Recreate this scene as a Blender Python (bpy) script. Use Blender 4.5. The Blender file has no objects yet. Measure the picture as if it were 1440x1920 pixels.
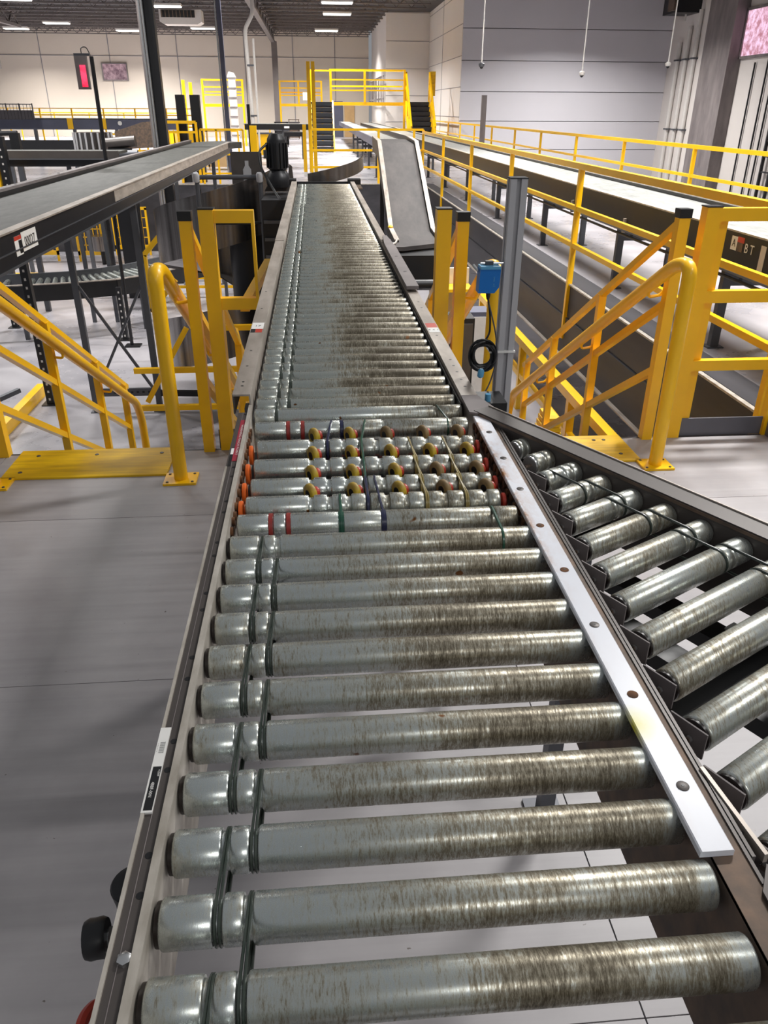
import bpy, math, random
from mathutils import Vector, Matrix
random.seed(7)
S = bpy.context.scene
COL = S.collection

# ------------------------------------------------------------------ camera
CAM_Z = 1.75
cam = bpy.data.cameras.new('camera'); camo = bpy.data.objects.new('camera', cam); COL.objects.link(camo)
F_PX, PITCH, YAW, ROLL = 1441.4, 0.48282, 0.08483, 0.0052
fw = Vector((math.sin(YAW)*math.cos(PITCH), math.cos(YAW)*math.cos(PITCH), -math.sin(PITCH)))
rt = Vector((math.cos(YAW), -math.sin(YAW), 0)); dn = fw.cross(rt)
r2 = rt*math.cos(ROLL) - dn*math.sin(ROLL); d2 = rt*math.sin(ROLL) + dn*math.cos(ROLL)
camo.matrix_world = Matrix(((r2.x, -d2.x, -fw.x, 0), (r2.y, -d2.y, -fw.y, 0), (r2.z, -d2.z, -fw.z, CAM_Z), (0, 0, 0, 1)))
cam.sensor_fit = 'VERTICAL'; cam.sensor_height = 24.0; cam.lens = F_PX/1920*24.0
cam.clip_start = .02; cam.clip_end = 200
S.camera = camo
# ------------------------------------------------------------------ world, lamps, exposure
w = bpy.data.worlds.new('world'); S.world = w; w.use_nodes = True
w.node_tree.nodes['Background'].inputs[0].default_value = (.92, .95, 1, 1)
w.node_tree.nodes['Background'].inputs[1].default_value = 0.20
S.view_settings.view_transform = 'Standard'; S.view_settings.look = 'None'
S.view_settings.gamma = 1; S.view_settings.use_curve_mapping = False
S.view_settings.exposure = 0.36

def area(x, y, z, sx, sy, e, col=(1, .985, .96), rot=(0, 0, 0), spread=math.pi):
    l = bpy.data.lights.new('high_bay_or_fill_lamp', 'AREA'); l.shape = 'RECTANGLE'; l.size = sx; l.size_y = sy
    l.energy = e; l.color = col; l.spread = spread
    o = bpy.data.objects.new('high_bay_or_fill_lamp', l); o.location = (x, y, z); o.rotation_euler = rot; COL.objects.link(o)
    return o
LAMPS = []          # every lamp hangs under a fixture of its own, built further down
for x, y, e in ((2.2, -5.8, 150), (4.4, .2, 60), (3.8, 5.6, 330), (2.6, 11.5, 350), (3.4, 17, 300), (7.2, 8, 230), (7.2, 16, 250), (-5.2, 12.2, 230), (-4.6, 17, 300), (-10.5, 12, 300),  # first entry, behind the camera, is an added front fill lamp
             (-10, 22, 380), (-1.2, 26, 380), (6.2, 25, 300), (-16, 30, 620), (-6.5, 34, 600), (1.1, 33, 560), (-13, 42, 700), (10.5, 32.5, 760)):
    LAMPS.append((x, y, 6.02, e))
for x, y, e in ((-17.3, 55.2, 600), (-13.9, 51.4, 640), (-6.5, 42.5, 640), (-10.9, 55.6, 600), (1.37, 44.8, 600), (1.24, 40.2, 520), (-6.2, 53.5, 640), (-19.4, 46.5, 640), (1.0, 54, 560)):
    LAMPS.append((x, y, 5.9, e))
for x, y, z, e in LAMPS:
    area(x, y, z-.085, 1.25, .42, e, spread=2.45)

# ------------------------------------------------------------------ materials
def lin(c):
    return tuple((v/12.92 if v <= .04045 else ((v+.055)/1.055)**2.4) for v in [k/255 for k in c])+(1,)
class NT:
    def __init__(s, m): s.t = m.node_tree; s.n = s.t.nodes; s.l = s.t.links; s.b = s.n['Principled BSDF']
    def new(s, k, **kw):
        n = s.n.new(k)
        for a, v in kw.items():
            if a.startswith('i_'):
                n.inputs[int(a[2:])].default_value = v
            else: setattr(n, a, v)
        return n
    def L(s, a, b): s.l.new(a, b)
    def coord(s, scale=(1, 1, 1), kind='Object', rand=False):
        c = s.new('ShaderNodeTexCoord'); m = s.new('ShaderNodeMapping'); m.inputs['Scale'].default_value = scale
        if rand:
            oi = s.new('ShaderNodeObjectInfo'); a = s.new('ShaderNodeVectorMath', operation='SCALE'); a.inputs['Scale'].default_value = 37.0
            cx = s.new('ShaderNodeCombineXYZ'); s.L(oi.outputs['Random'], cx.inputs[0]); s.L(oi.outputs['Random'], cx.inputs[2]); s.L(cx.outputs[0], a.inputs[0]); s.L(a.outputs[0], m.inputs['Location'])
        s.L(c.outputs[kind], m.inputs['Vector']); return m.outputs[0]
    def noise(s, vec, scale, detail=4, rough=.55):
        n = s.new('ShaderNodeTexNoise'); n.inputs['Scale'].default_value = scale; n.inputs['Detail'].default_value = detail; n.inputs['Roughness'].default_value = rough
        s.L(vec, n.inputs['Vector']); return n.outputs['Fac']
    def ramp(s, fac, stops):
        r = s.new('ShaderNodeValToRGB'); e = r.color_ramp.elements
        while len(e) < len(stops): e.new(.5)
        for el, (p, c) in zip(e, stops):
            el.position = p; el.color = c if len(c) == 4 else tuple(c)+(1,)
        s.L(fac, r.inputs[0]); return r.outputs[0]
    def mix(s, f, a, b, mode='MIX'):
        m = s.new('ShaderNodeMix', data_type='RGBA', blend_type=mode)
        for v, k in ((f, 0), (a, 6), (b, 7)):
            if hasattr(v, 'links'): s.L(v, m.inputs[k])
            else: m.inputs[k].default_value = v
        return m.outputs[2]
    def math(s, op, a, b=0, clamp=False):
        m = s.new('ShaderNodeMath', operation=op, use_clamp=clamp)
        for v, k in ((a, 0), (b, 1)):
            if hasattr(v, 'links'): s.L(v, m.inputs[k])
            else: m.inputs[k].default_value = v
        return m.outputs[0]
    def bump(s, h, strength=.2, dist=.002):
        b = s.new('ShaderNodeBump'); b.inputs['Strength'].default_value = strength; b.inputs['Distance'].default_value = dist
        s.L(h, b.inputs['Height']); s.L(b.outputs[0], s.b.inputs['Normal'])
def mat(name, col, rough=.5, metal=0., var=.0, vscale=20, vs=(1, 1, 1), col2=None, bump=0, coat=0):
    m = bpy.data.materials.new(name); m.use_nodes = True; t = NT(m); b = t.b
    b.inputs['Base Color'].default_value = lin(col); b.inputs['Roughness'].default_value = rough; b.inputs['Metallic'].default_value = metal
    if coat: b.inputs['Coat Weight'].default_value = coat; b.inputs['Coat Roughness'].default_value = .15
    v = t.coord(vs); n = t.noise(v, vscale, 5)
    c2 = lin(col2) if col2 else tuple(k*(1-var) for k in lin(col)[:3])+(1,)
    c = t.ramp(n, [(.32, c2), (.68, lin(col))]); t.L(c, b.inputs['Base Color'])
    if bump: t.bump(n, bump)
    return m
M = {}
M['yellow'] = mat('yellow_enamel', (255, 196, 0), .38, 0, .1, 3, coat=.25)
M['yellow_worn'] = mat('worn_yellow_tread_paint', (242, 196, 6), .5, 0, vscale=9, vs=(.4, 3, 1), col2=(204, 158, 12))
M['dark'] = mat('dark_grey_painted_steel', (86, 80, 77), .42, .3, .15, 8)
M['fascia'] = mat('charcoal_steel_beam', (74, 72, 76), .5, .2, vscale=2, vs=(1, .3, 2), col2=(54, 53, 57))
M['toe'] = mat('grey_toe_plate_paint', (104, 104, 112), .5, .1, .08, 5)
M['black'] = mat('black_plastic', (24, 24, 26), .4, 0, .2, 12)
M['blacksteel'] = mat('black_painted_steel', (38, 38, 41), .4, .3, .2, 6)
M['post'] = mat('grey_strut_steel', (92, 93, 98), .45, .5, .15, 5)
M['galv'] = mat('galvanised_rail', (192, 182, 172), .42, .3, vscale=14, vs=(1, .25, 1), col2=(146, 136, 126))
M['lip'] = mat('scuffed_pale_steel_edge', (205, 198, 188), .5, .35, vscale=30, vs=(1, .4, 1), col2=(158, 150, 138))
M['rustrail'] = mat('rusty_brown_steel', (122, 100, 84), .6, .4, vscale=22, col2=(84, 76, 70), bump=.3)
M['rust'] = mat('rust', (120, 78, 44), .8, .1, vscale=60, col2=(66, 44, 30), bump=.4)
M['alu'] = mat('anodised_aluminium', (184, 183, 186), .45, .15, .08, 6, (1, 1, .05))
M['aludark'] = mat('dark_grey_aluminium', (60, 60, 62), .6, .5, .1, 6)  # plain dark grey metal, used for the mast's end cap
M['stainless'] = mat('brushed_stainless_sheet', (150, 146, 144), .25, .95, vscale=6, vs=(4, 4, .05), col2=(108, 102, 100))
M['stair'] = mat('dark_tread_plate', (58, 60, 66), .55, .3, .2, 5)
M['orange'] = mat('orange_plastic_disc', (244, 112, 40), .4, 0, .1)
M['redp'] = mat('red_plastic', (196, 62, 44), .4, 0, .15)
M['ureth'] = mat('yellow_brown_urethane_tyre', (196, 166, 30), .5, 0, vscale=25, col2=(140, 108, 62))
M['ureth2'] = mat('grimy_brown_urethane_tyre', (150, 122, 74), .55, 0, vscale=25, col2=(112, 92, 66))
M['oring'] = mat('grey_green_drive_band', (66, 72, 66), .3, .0, vscale=30, col2=(40, 50, 44))
M['green'] = mat('green_drive_band', (36, 84, 66), .3, 0, .3, 25)
M['navy'] = mat('navy_drive_band', (42, 46, 78), .3, 0, .3, 25)
M['redband'] = mat('brick_red_band', (150, 46, 40), .45, 0, .25, 30)
M['tan'] = mat('amber_twisted_band', (158, 140, 84), .3, 0, .3, 30)
M['rubber'] = mat('black_rubber_end_cap', (26, 18, 16), .3, 0, .2, 20)
M['white'] = mat('white_label', (232, 230, 226), .5, 0, .05)
M['red'] = mat('crimson_label', (158, 28, 52), .5, 0, .2, 40)
M['blue'] = mat('blue_sensor_housing', (10, 112, 196), .35, 0, .08)
M['lightblue'] = mat('pale_blue_connector', (90, 160, 200), .4)
M['chrome'] = mat('bright_zinc_bolt', (205, 205, 205), .25, .9)
M['ceil'] = mat('black_roof_deck', (66, 62, 63), .8, 0, .3, 1.0)
M['truss'] = mat('dark_roof_steel', (104, 97, 95), .6, .2, .2, 2)
M['wallw'] = mat('painted_white_wall', (212, 205, 200), .75, 0, .05, .3)
M['walltan'] = mat('painted_warm_white_wall', (206, 194, 180), .75, 0, .07, .25)
M['panel'] = mat('grey_insulated_panel', (196, 193, 198), .6, 0, .05, .3)
M['joint'] = mat('dark_wall_joint', (136, 132, 134), .8)
M['pipe'] = mat('white_painted_pipe', (205, 200, 195), .5, 0, .08)
M['column'] = mat('grey_brown_column_paint', (132, 124, 122), .6, .0, vscale=3, vs=(1, 1, .3), col2=(104, 96, 96))
M['cardboard'] = mat('cardboard', (196, 160, 112), .8, 0, .12, 3)
M['mesh'] = mat('dark_mesh_wire', (78, 74, 78), .6, .3)
M['bluegrey'] = mat('blue_grey_belt_side', (92, 94, 112), .5, .2, .15, 2)
# floor deck boards
m = bpy.data.materials.new('grey_deck_board'); m.use_nodes = True; t = NT(m); M['deck'] = m
v = t.coord((1, 1, 1), rand=True); a = t.noise(v, 1.6, 6, .6); v2 = t.coord((.35, 9, 1), rand=True); b_ = t.noise(v2, 3, 3)
f = t.math('ADD', t.math('MULTIPLY', a, .75), t.math('MULTIPLY', b_, .25))
c = t.ramp(f, [(.3, lin((138, 134, 136))), (.55, lin((160, 156, 158))), (.75, lin((172, 168, 170)))])
sp = t.noise(t.coord(rand=True), 42, 2); c = t.mix(t.ramp(sp, [(.76, (0, 0, 0)), (.79, (1, 1, 1))]), c, lin((96, 88, 84)))
t.L(c, t.b.inputs['Base Color']); t.L(t.math('ADD', t.math('MULTIPLY', a, .3), .3), t.b.inputs['Roughness']); t.bump(f, .08, .001)
# polished concrete
m = bpy.data.materials.new('polished_concrete'); m.use_nodes = True; t = NT(m); M['conc'] = m
v = t.coord(); a = t.noise(v, .7, 6, .65); c = t.ramp(a, [(.3, lin((134, 132, 138))), (.7, lin((178, 174, 178)))]); t.L(c, t.b.inputs['Base Color'])
t.L(t.math('ADD', t.math('MULTIPLY', a, .35), .12), t.b.inputs['Roughness'])
# roller steel: clean at the driven end, grimy where boxes run
def roller_mat(name, lo, hi, amount, clean=(196, 202, 200)):
    m = bpy.data.materials.new(name); m.use_nodes = True; t = NT(m)
    tc = t.new('ShaderNodeTexCoord'); sx = t.new('ShaderNodeSeparateXYZ'); t.L(tc.outputs['Object'], sx.inputs[0]); X = sx.outputs[0]
    mr = t.new('ShaderNodeMapRange', interpolation_type='SMOOTHSTEP'); t.L(X, mr.inputs[0]); mr.inputs[1].default_value = lo; mr.inputs[2].default_value = lo+.27
    mr2 = t.new('ShaderNodeMapRange', interpolation_type='SMOOTHSTEP'); t.L(X, mr2.inputs[0]); mr2.inputs[1].default_value = hi; mr2.inputs[2].default_value = hi-.03
    band = t.math('MULTIPLY', mr.outputs[0], mr2.outputs[0])
    rings = t.noise(t.coord((9, 1.2, 1.2), rand=True), 16, 6, .75)       # worn rings around the tube
    fine = t.noise(t.coord((4.5, 1, 1), rand=True), 95, 5, .8)
    big = t.noise(t.coord((1, .6, .6), rand=True), 7, 4, .6)
    cen = lambda n_, k_: t.math('MULTIPLY', t.math('SUBTRACT', n_, .5), k_)
    d = t.math('ADD', cen(rings, 1.2), t.math('ADD', cen(fine, 2.0), cen(big, 1.4)))
    d = t.math('ADD', d, t.math('ADD', t.math('MULTIPLY', band, .52*amount), .12), True)
    g = t.ramp(d, [(.0, lin(clean)), (.30, lin((186, 188, 180))), (.58, lin((144, 137, 120))), (.95, lin((86, 78, 63)))])
    rs = t.noise(t.coord(rand=True), 30, 1); g = t.mix(t.ramp(rs, [(.765, (0, 0, 0)), (.79, (1, 1, 1))]), g, lin((112, 72, 34)))
    t.L(g, t.b.inputs['Base Color'])
    t.L(t.math('SUBTRACT', .86, t.math('MULTIPLY', d, .38)), t.b.inputs['Metallic'])
    t.L(t.math('ADD', t.math('MULTIPLY', d, .18), .27), t.b.inputs['Roughness'])
    t.bump(fine, .25, .0003)
    return m
M['roller'] = roller_mat('grimy_zinc_roller', -.07, .372, 1.0)
M['roller_far'] = roller_mat('grimy_far_zinc_roller', -.07, .36, 1.45, (184, 190, 184))
M['roller_b'] = roller_mat('streaked_zinc_roller', -.6, 3, .42)
M['roller_c'] = roller_mat('clean_zinc_roller', -.02, .5, .55)
# wear strip: white plastic, rust bleeding from edges, one yellow stain
m = bpy.data.materials.new('white_wear_strip_plastic'); m.use_nodes = True; t = NT(m); M['uhmw'] = m
tc = t.new('ShaderNodeTexCoord'); sx = t.new('ShaderNodeSeparateXYZ'); t.L(tc.outputs['Object'], sx.inputs[0])
n = t.noise(t.coord((1, .5, 1)), 34, 5, .7)
e1 = t.math('SUBTRACT', .013, sx.outputs[0]); e1 = t.math('MULTIPLY', e1, 100, True)        # left edge of the strip
far = t.new('ShaderNodeMapRange'); t.L(sx.outputs[1], far.inputs[0]); far.inputs[1].default_value = .45; far.inputs[2].default_value = .8
r = t.math('MULTIPLY', t.math('MULTIPLY', t.math('ADD', e1, .25), t.math('ADD', far.outputs[0], .12)), t.ramp(n, [(.45, (0, 0, 0)), (.7, (1, 1, 1))]), True)
c = t.mix(r, lin((226, 228, 236)), lin((170, 116, 66)))
yd = t.new('ShaderNodeVectorMath', operation='DISTANCE'); t.L(tc.outputs['Object'], yd.inputs[0]); yd.inputs[1].default_value = (.0, .185, 0)
ys = t.math('SUBTRACT', 1, t.math('MULTIPLY', yd.outputs['Value'], 26), True); ys = t.math('MULTIPLY', t.math('MULTIPLY', ys, t.math('ADD', n, .55)), 1, True)
c = t.mix(ys, c, lin((214, 206, 60))); t.L(c, t.b.inputs['Base Color']); t.b.inputs['Roughness'].default_value = .35; t.b.inputs['Subsurface Weight'].default_value = 0
# ribbed grey belts
def belt_mat(name, c1, c2, rough, sc, metal=.0):
    m = bpy.data.materials.new(name); m.use_nodes = True; t = NT(m)
    n = t.noise(t.coord((1, .25, 1)), sc, 5, .7); c = t.ramp(n, [(.3, lin(c1)), (.7, lin(c2))]); t.L(c, t.b.inputs['Base Color'])
    t.b.inputs['Metallic'].default_value = metal; t.b.inputs['Roughness'].default_value = rough; t.bump(n, .3, .003); return m
M['belt_light'] = belt_mat('pale_scuffed_belt', (132, 134, 132), (186, 186, 180), .35, 16, .2)
M['belt_grey'] = belt_mat('grey_scuffed_belt', (56, 57, 54), (88, 88, 84), .55, 14, .0)
M['belt_dark'] = belt_mat('dark_rubber_belt', (42, 38, 38), (70, 64, 62), .7, 5, .0)
def emis(name, c, s, c2=None, sc=5):
    m = bpy.data.materials.new(name); m.use_nodes = True; t = NT(m)
    t.b.inputs['Base Color'].default_value = (.02, .02, .02, 1); t.b.inputs['Emission Strength'].default_value = s; t.b.inputs['Emission Color'].default_value = lin(c)
    if c2: t.L(t.ramp(t.noise(t.coord(), sc, 5, .7), [(.4, lin(c2)), (.6, lin(c))]), t.b.inputs['Emission Color'])
    return m
M['lamp'] = emis('lit_lamp_diffuser', (255, 252, 245), 4)
M['window'] = emis('daylight_through_window', (246, 205, 232), .95, (176, 118, 132), 4)
M['window2'] = emis('dusk_through_window', (196, 160, 168), .6, (112, 78, 92), 3)
M['display'] = emis('lit_red_display', (255, 66, 100), 1.3, (222, 20, 60), 3)
M['amberlit'] = emis('lit_amber_panel', (250, 206, 140), .9)

# ------------------------------------------------------------------ mesh helpers
class MB:
    def __init__(s): s.v = []; s.f = []
    def add(s, vs, fs):
        o = len(s.v); s.v += [tuple(p) for p in vs]; s.f += [tuple(i+o for i in f) for f in fs]; return s
    def box(s, x0, x1, y0, y1, z0, z1):
        return s.add([(x0, y0, z0), (x1, y0, z0), (x1, y1, z0), (x0, y1, z0), (x0, y0, z1), (x1, y0, z1), (x1, y1, z1), (x0, y1, z1)],
                     [(0, 3, 2, 1), (4, 5, 6, 7), (0, 1, 5, 4), (1, 2, 6, 5), (2, 3, 7, 6), (3, 0, 4, 7)])
    def obox(s, c, ax, hx, hy, hz):
        c = Vector(c); X, Y, Z = [Vector(a)*h for a, h in zip(ax, (hx, hy, hz))]
        return s.add([c+X*i+Y*j+Z*k for k in (-1, 1) for i, j in ((-1, -1), (1, -1), (1, 1), (-1, 1))],
                     [(0, 3, 2, 1), (4, 5, 6, 7), (0, 1, 5, 4), (1, 2, 6, 5), (2, 3, 7, 6), (3, 0, 4, 7)])
    def bar(s, p, q, w, h=None):      # square tube p->q, h measured upward
        p, q = Vector(p), Vector(q); h = h or w; d = (q-p).normalized()
        up = Vector((0, 0, 1)) if abs(d.z) < .99 else Vector((0, 1, 0))
        a = d.cross(up).normalized(); b = a.cross(d)
        return s.obox((p+q)/2, (d, a, b), (q-p).length/2, w/2, h/2)
    def prism(s, poly, axis, a0, a1):  # poly in the plane across axis
        n = len(poly)
        def P(u, v, a): return {'x': (a, u, v), 'y': (u, a, v), 'z': (u, v, a)}[axis]
        vs = [P(u, v, a0) for u, v in poly]+[P(u, v, a1) for u, v in poly]
        return s.add(vs, [tuple(range(n)), tuple(range(2*n-1, n-1, -1))]+[(i, i+n, (i+1) % n+n, (i+1) % n) for i in range(n)])
    def lathe(s, p, d, prof, n=16, ref=None):   # prof = [(along, radius)]
        p = Vector(p); d = Vector(d).normalized(); up = Vector((0, 0, 1)) if abs(d.z) < .9 else Vector((1, 0, 0))
        a = d.cross(up).normalized(); b = d.cross(a); o = len(s.v); m = len(prof)
        for t, r in prof:
            for k in range(n):
                th = 2*math.pi*k/n; s.v.append(tuple(p+d*t+a*(r*math.cos(th))+b*(r*math.sin(th))))
        for i in range(m-1):
            for k in range(n):
                s.f.append((o+i*n+k, o+(i+1)*n+k, o+(i+1)*n+(k+1) % n, o+i*n+(k+1) % n))
        s.f.append(tuple(o+k for k in range(n))); s.f.append(tuple(o+(m-1)*n+k for k in range(n-1, -1, -1)))
        return s
    def cyl(s, p, q, r, n=12):
        p, q = Vector(p), Vector(q); return s.lathe(p, q-p, [(0, r), ((q-p).length, r)], n)
    def tube(s, pts, r, n=8, closed=False):
        pts = [Vector(p) for p in pts]; m = len(pts); o = len(s.v); pa = None
        for i, p in enumerate(pts):
            if closed: d = (pts[(i+1) % m]-pts[i-1]).normalized()
            else: d = (pts[min(i+1, m-1)]-pts[max(i-1, 0)]).normalized()
            if pa is None:
                up = Vector((0, 0, 1)) if abs(d.z) < .9 else Vector((1, 0, 0)); a = d.cross(up).normalized()
            else: a = (pa-d*pa.dot(d)).normalized()
            pa = a; b = d.cross(a)
            for k in range(n):
                th = 2*math.pi*k/n; s.v.append(tuple(p+a*(r*math.cos(th))+b*(r*math.sin(th))))
        for i in range(m if closed else m-1):
            j = (i+1) % m
            for k in range(n):
                s.f.append((o+i*n+k, o+j*n+k, o+j*n+(k+1) % n, o+i*n+(k+1) % n))
        if not closed:
            s.f.append(tuple(o+k for k in range(n))); s.f.append(tuple(o+(m-1)*n+k for k in range(n-1, -1, -1)))
        return s
    def mesh(s, name, m, smooth=True):
        me = bpy.data.meshes.new(name); me.from_pydata(s.v, [], s.f); me.validate()
        import bmesh
        bm = bmesh.new(); bm.from_mesh(me); bmesh.ops.recalc_face_normals(bm, faces=bm.faces); bm.to_mesh(me); bm.free()
        if smooth:
            me.polygons.foreach_set('use_smooth', [True]*len(me.polygons)); me.set_sharp_from_angle(angle=math.radians(38))
        me.materials.append(m if not isinstance(m, str) else M[m]); return me
def bez(pts, rad=.1, n=6):
    """polyline with rounded corners"""
    pts = [Vector(p) for p in pts]; out = [pts[0]]
    for i in range(1, len(pts)-1):
        a, b, c = pts[i-1], pts[i], pts[i+1]; u = (a-b); v = (c-b); r = min(rad, u.length*.45, v.length*.45)
        p0 = b+u.normalized()*r; p1 = b+v.normalized()*r
        for k in range(n+1):
            t = k/n; out.append(p0*(1-t)**2+b*2*t*(1-t)+p1*t*t)
    out.append(pts[-1]); return out
def thing(name, label, cat, loc=(0, 0, 0), group=None):
    o = bpy.data.objects.new(name, None); o.empty_display_size = .05; COL.objects.link(o); o.location = loc
    o['label'] = label; o['category'] = cat
    if group: o['group'] = group
    return o
def wl(o):
    v = Vector(o.location)
    return v if o.parent is None else v+wl(o.parent)
def part(name, mb, m, parent, label=None, loc=None, kind=None):
    """mb: MB in world coordinates (loc None), or a shared mesh placed at world loc"""
    me = mb.mesh(name, m) if isinstance(mb, MB) else mb
    o = bpy.data.objects.new(name, me); COL.objects.link(o)
    if parent is not None:
        o.parent = parent; base = wl(parent); o.location = (Vector(loc) if loc else Vector((0, 0, 0)))-base
    elif loc: o.location = loc
    if label: o['label'] = label
    if kind: o['kind'] = kind
    return o
def solo(name, mb, m, label, cat, group=None, loc=None):
    o = part(name, mb, m, None, label, loc); o['category'] = cat
    if group: o['group'] = group
    return o
def struct(name, mb, m, parent=None):
    o = part(name, mb, m, parent)
    if parent is None: o['kind'] = 'structure'
    return o
def text(s, size, m, parent, name='lettering', mw=None, align='CENTER'):
    cu = bpy.data.curves.new(name, 'FONT'); cu.body = s; cu.size = size; cu.align_x = align; cu.align_y = 'CENTER'; cu.extrude = size*.01; cu.resolution_u = 2
    tmp = bpy.data.objects.new(name, cu); COL.objects.link(tmp); bpy.context.view_layer.update()
    me = bpy.data.meshes.new_from_object(tmp.evaluated_get(bpy.context.evaluated_depsgraph_get())); bpy.data.objects.remove(tmp); bpy.data.curves.remove(cu)
    me.materials.clear(); me.materials.append(M[m]); o = bpy.data.objects.new(name, me); COL.objects.link(o)
    if parent is not None: o.parent = parent; mw = Matrix.Translation(-wl(parent)) @ mw
    o.matrix_local = mw; return o
def frame(origin, xdir, ydir):
    x = Vector(xdir).normalized(); y = Vector(ydir).normalized(); z = x.cross(y); o = Vector(origin)
    return Matrix(((x.x, y.x, z.x, o.x), (x.y, y.y, z.y, o.y), (x.z, y.z, z.z, o.z), (0, 0, 0, 1)))

# ================================================================== building shell
PIT = -1.65; CEIL = 6.35
struct('floor', MB().box(-26, 16.2, 4.19, 61, PIT-.1, PIT), 'conc')
# mezzanine deck boards near the camera
f2 = bpy.data.objects.new('floor', None); COL.objects.link(f2); f2['kind'] = 'structure'
bw, bd = 1.22, 1.22
bm_ = MB().box(-1.218, 1.218, -.6085, .6085, -.02, 0).mesh('deck_board', 'deck')
sub = struct('floor', MB().box(-8, 11.5, -4, 4.168, -.2, -.022), 'dark')
xs = [.655+(k+.5)*2.44 for k in range(-4, 5)]
for j in range(-4, 1):
    for i, x in enumerate(xs):
        y = 2.14+(j+.5)*1.22
        part('deck_board', bm_, None, f2, loc=(x, y, 0))
last = MB().box(-1.218, 1.218, -.403, .403, -.02, 0).mesh('deck_board', 'deck')
for x in xs: part('deck_board', last, None, f2, loc=(x, 3.765, 0))
struct('floor', MB().box(2.87, 6.45, 4.19, 60, -.12, 0), 'conc')
struct('floor', MB().box(-26, 2.868, 22, 60, -.12, 0), 'conc')
struct('trim_1', MB().box(-8, 2.86, 4.17, 4.188, -.25, 0), 'fascia')
# edge beams
rb = thing('edge_beam', 'charcoal steel edge beam with pale top line under the long right guardrail', 'beam', (2.87, 12, -.8))
part('web_plate', MB().box(2.85, 2.868, 4.19, 22, -.36, -.012), 'fascia', rb)
part('web_plate', MB().box(2.835, 2.868, 4.19, 22, -.8, -.375), 'fascia', rb)
part('edge_strip', MB().box(2.83, 2.869, 4.19, 22, -.012, .004), 'lip', rb, 'pale worn edge strip')
part('bottom_flange', MB().box(2.79, 2.869, 4.19, 22, -.815, -.8), 'galv', rb)
part('cover_plate', MB().box(2.873, 3.12, 4.19, 21.9, 0, .006), 'fascia', rb, 'dark deck edge plate')
fb = thing('pit_end_wall', 'dark grey panelled deck face closing the far end of the lower pit', 'panel', (0, 22, PIT))
for k in range(10):
    part('panel', MB().box(-26+k*2.88, -26+k*2.88+2.86, 21.95, 21.99, PIT, -.02), 'fascia', fb)
part('edge_strip', MB().box(-26, 2.86, 21.93, 21.99, -.018, .004), 'lip', fb)

struct('ceiling', MB().box(-26, 16.2, 8, 60.2, CEIL, CEIL+.1), 'ceil')
struct('wall_far', MB().box(-26, 3.9, 60, 60.2, -2, CEIL), 'walltan')
wj = struct('trim_2', MB().box(-25, 3.9, 59.97, 60.0, 4.75, 4.79), 'joint')
for k, x in enumerate((-22, -17.6, -13.2, -8.8, -4.4, -1.2, 1.6)):
    struct('trim_%d' % (3+k), MB().box(x, x+.05, 59.97, 60, -1, CEIL), 'joint')
# inner block on the right
struct('wall_right_far', MB().box(4.1, 4.3, 48.72, 60, -2, CEIL), 'wallw')
wc = struct('wall_recess', MB().box(4.1, 9, 48.5, 48.7, -2, CEIL), 'wallw')
for k in range(6): part('joint', MB().box(4.1, 8, 48.485, 48.5, -.2+k*1.3, -.175+k*1.3), 'joint', wc)
wr = struct('wall_block_side', MB().box(6.47, 6.7, 37.95, 48.48, PIT, CEIL), 'wallw')
for k in range(7): part('joint', MB().box(6.455, 6.47, 37.95, 48.4, -.9+k*1.17, -.875+k*1.17), 'joint', wr)
part('joint', MB().box(6.455, 6.47, 43.5, 43.53, PIT, CEIL), 'joint', wr)
wp = struct('wall_panelled', MB().box(6.47, 16, 37.88, 37.94, PIT, CEIL), 'joint')
z = PIT
for h in (.70, 1.12, 1.14, 1.15, 1.17, 1.18, 1.2, 1.2):
    top = min(z+h, CEIL)
    if top-z > .05: part('wall_panel', MB().box(6.47, 15.6, 37.8, 37.88, z, top-.028), 'panel', wp)
    z += h
struct('wall_right', MB().box(16, 16.2, -4, 60, PIT, CEIL), 'wallw')
struct('trim_10', MB().box(15.6, 16, 34.4, 37.8, PIT, CEIL), 'wallw')
solo('concrete_column', MB().box(15.5, 16, 32.05, 34.3, PIT, CEIL), 'column', 'broad grey-brown concrete column against the right wall', 'column')
for k, y in enumerate((35.0, 35.8, 36.6)):
    t = thing('conduit', ('thick white conduit beside the concrete column', 'middle white conduit of the three on the right pilaster', 'white conduit nearest the panelled wall corner')[k], 'pipe', (15.5, y, PIT))
    part('pipe', MB().cyl((15.5, y, PIT), (15.5, y, 5.3-.5*k), .09, 10), 'pipe', t)
    for zz in (1.0, 3.6): part('bracket', MB().box(15.4, 15.62, y-.16, y+.16, zz, zz+.06), 'post', t)
for k, y in enumerate((29.4, 29.9, 30.8)):
    solo('wall_cable', MB().cyl((15.94, y, PIT), (15.94, y, 3.9-.3*k), .03, 6), 'blacksteel', ('black wall cable at the right picture edge', 'second black wall cable under the bright window', 'first black wall cable right of the concrete column')[k], 'cable')
rk = thing('wall_ladder_tray', 'black vertical cable ladder on the right wall under the window', 'cable tray', (15.9, 28.6, PIT))
for y in (28.1, 28.7): part('rail', MB().box(15.82, 15.92, y, y+.07, PIT, 2.7), 'blacksteel', rk)
for k in range(8): part('rung', MB().box(15.84, 15.9, 28.15, 28.72, -1.2+k*.5, -1.15+k*.5), 'blacksteel', rk)
w1 = struct('window_1', MB().box(15.95, 15.98, 28.5, 32.0, 3.54, 4.98), 'window')
for (a, b, c_, d) in ((28.4, 32.1, 4.98, 5.07), (28.4, 32.1, 3.45, 3.54), (32.0, 32.1, 3.45, 5.07)):
    part('window_frame', MB().box(15.9, 16, a, b, c_, d), 'column', w1)
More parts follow.
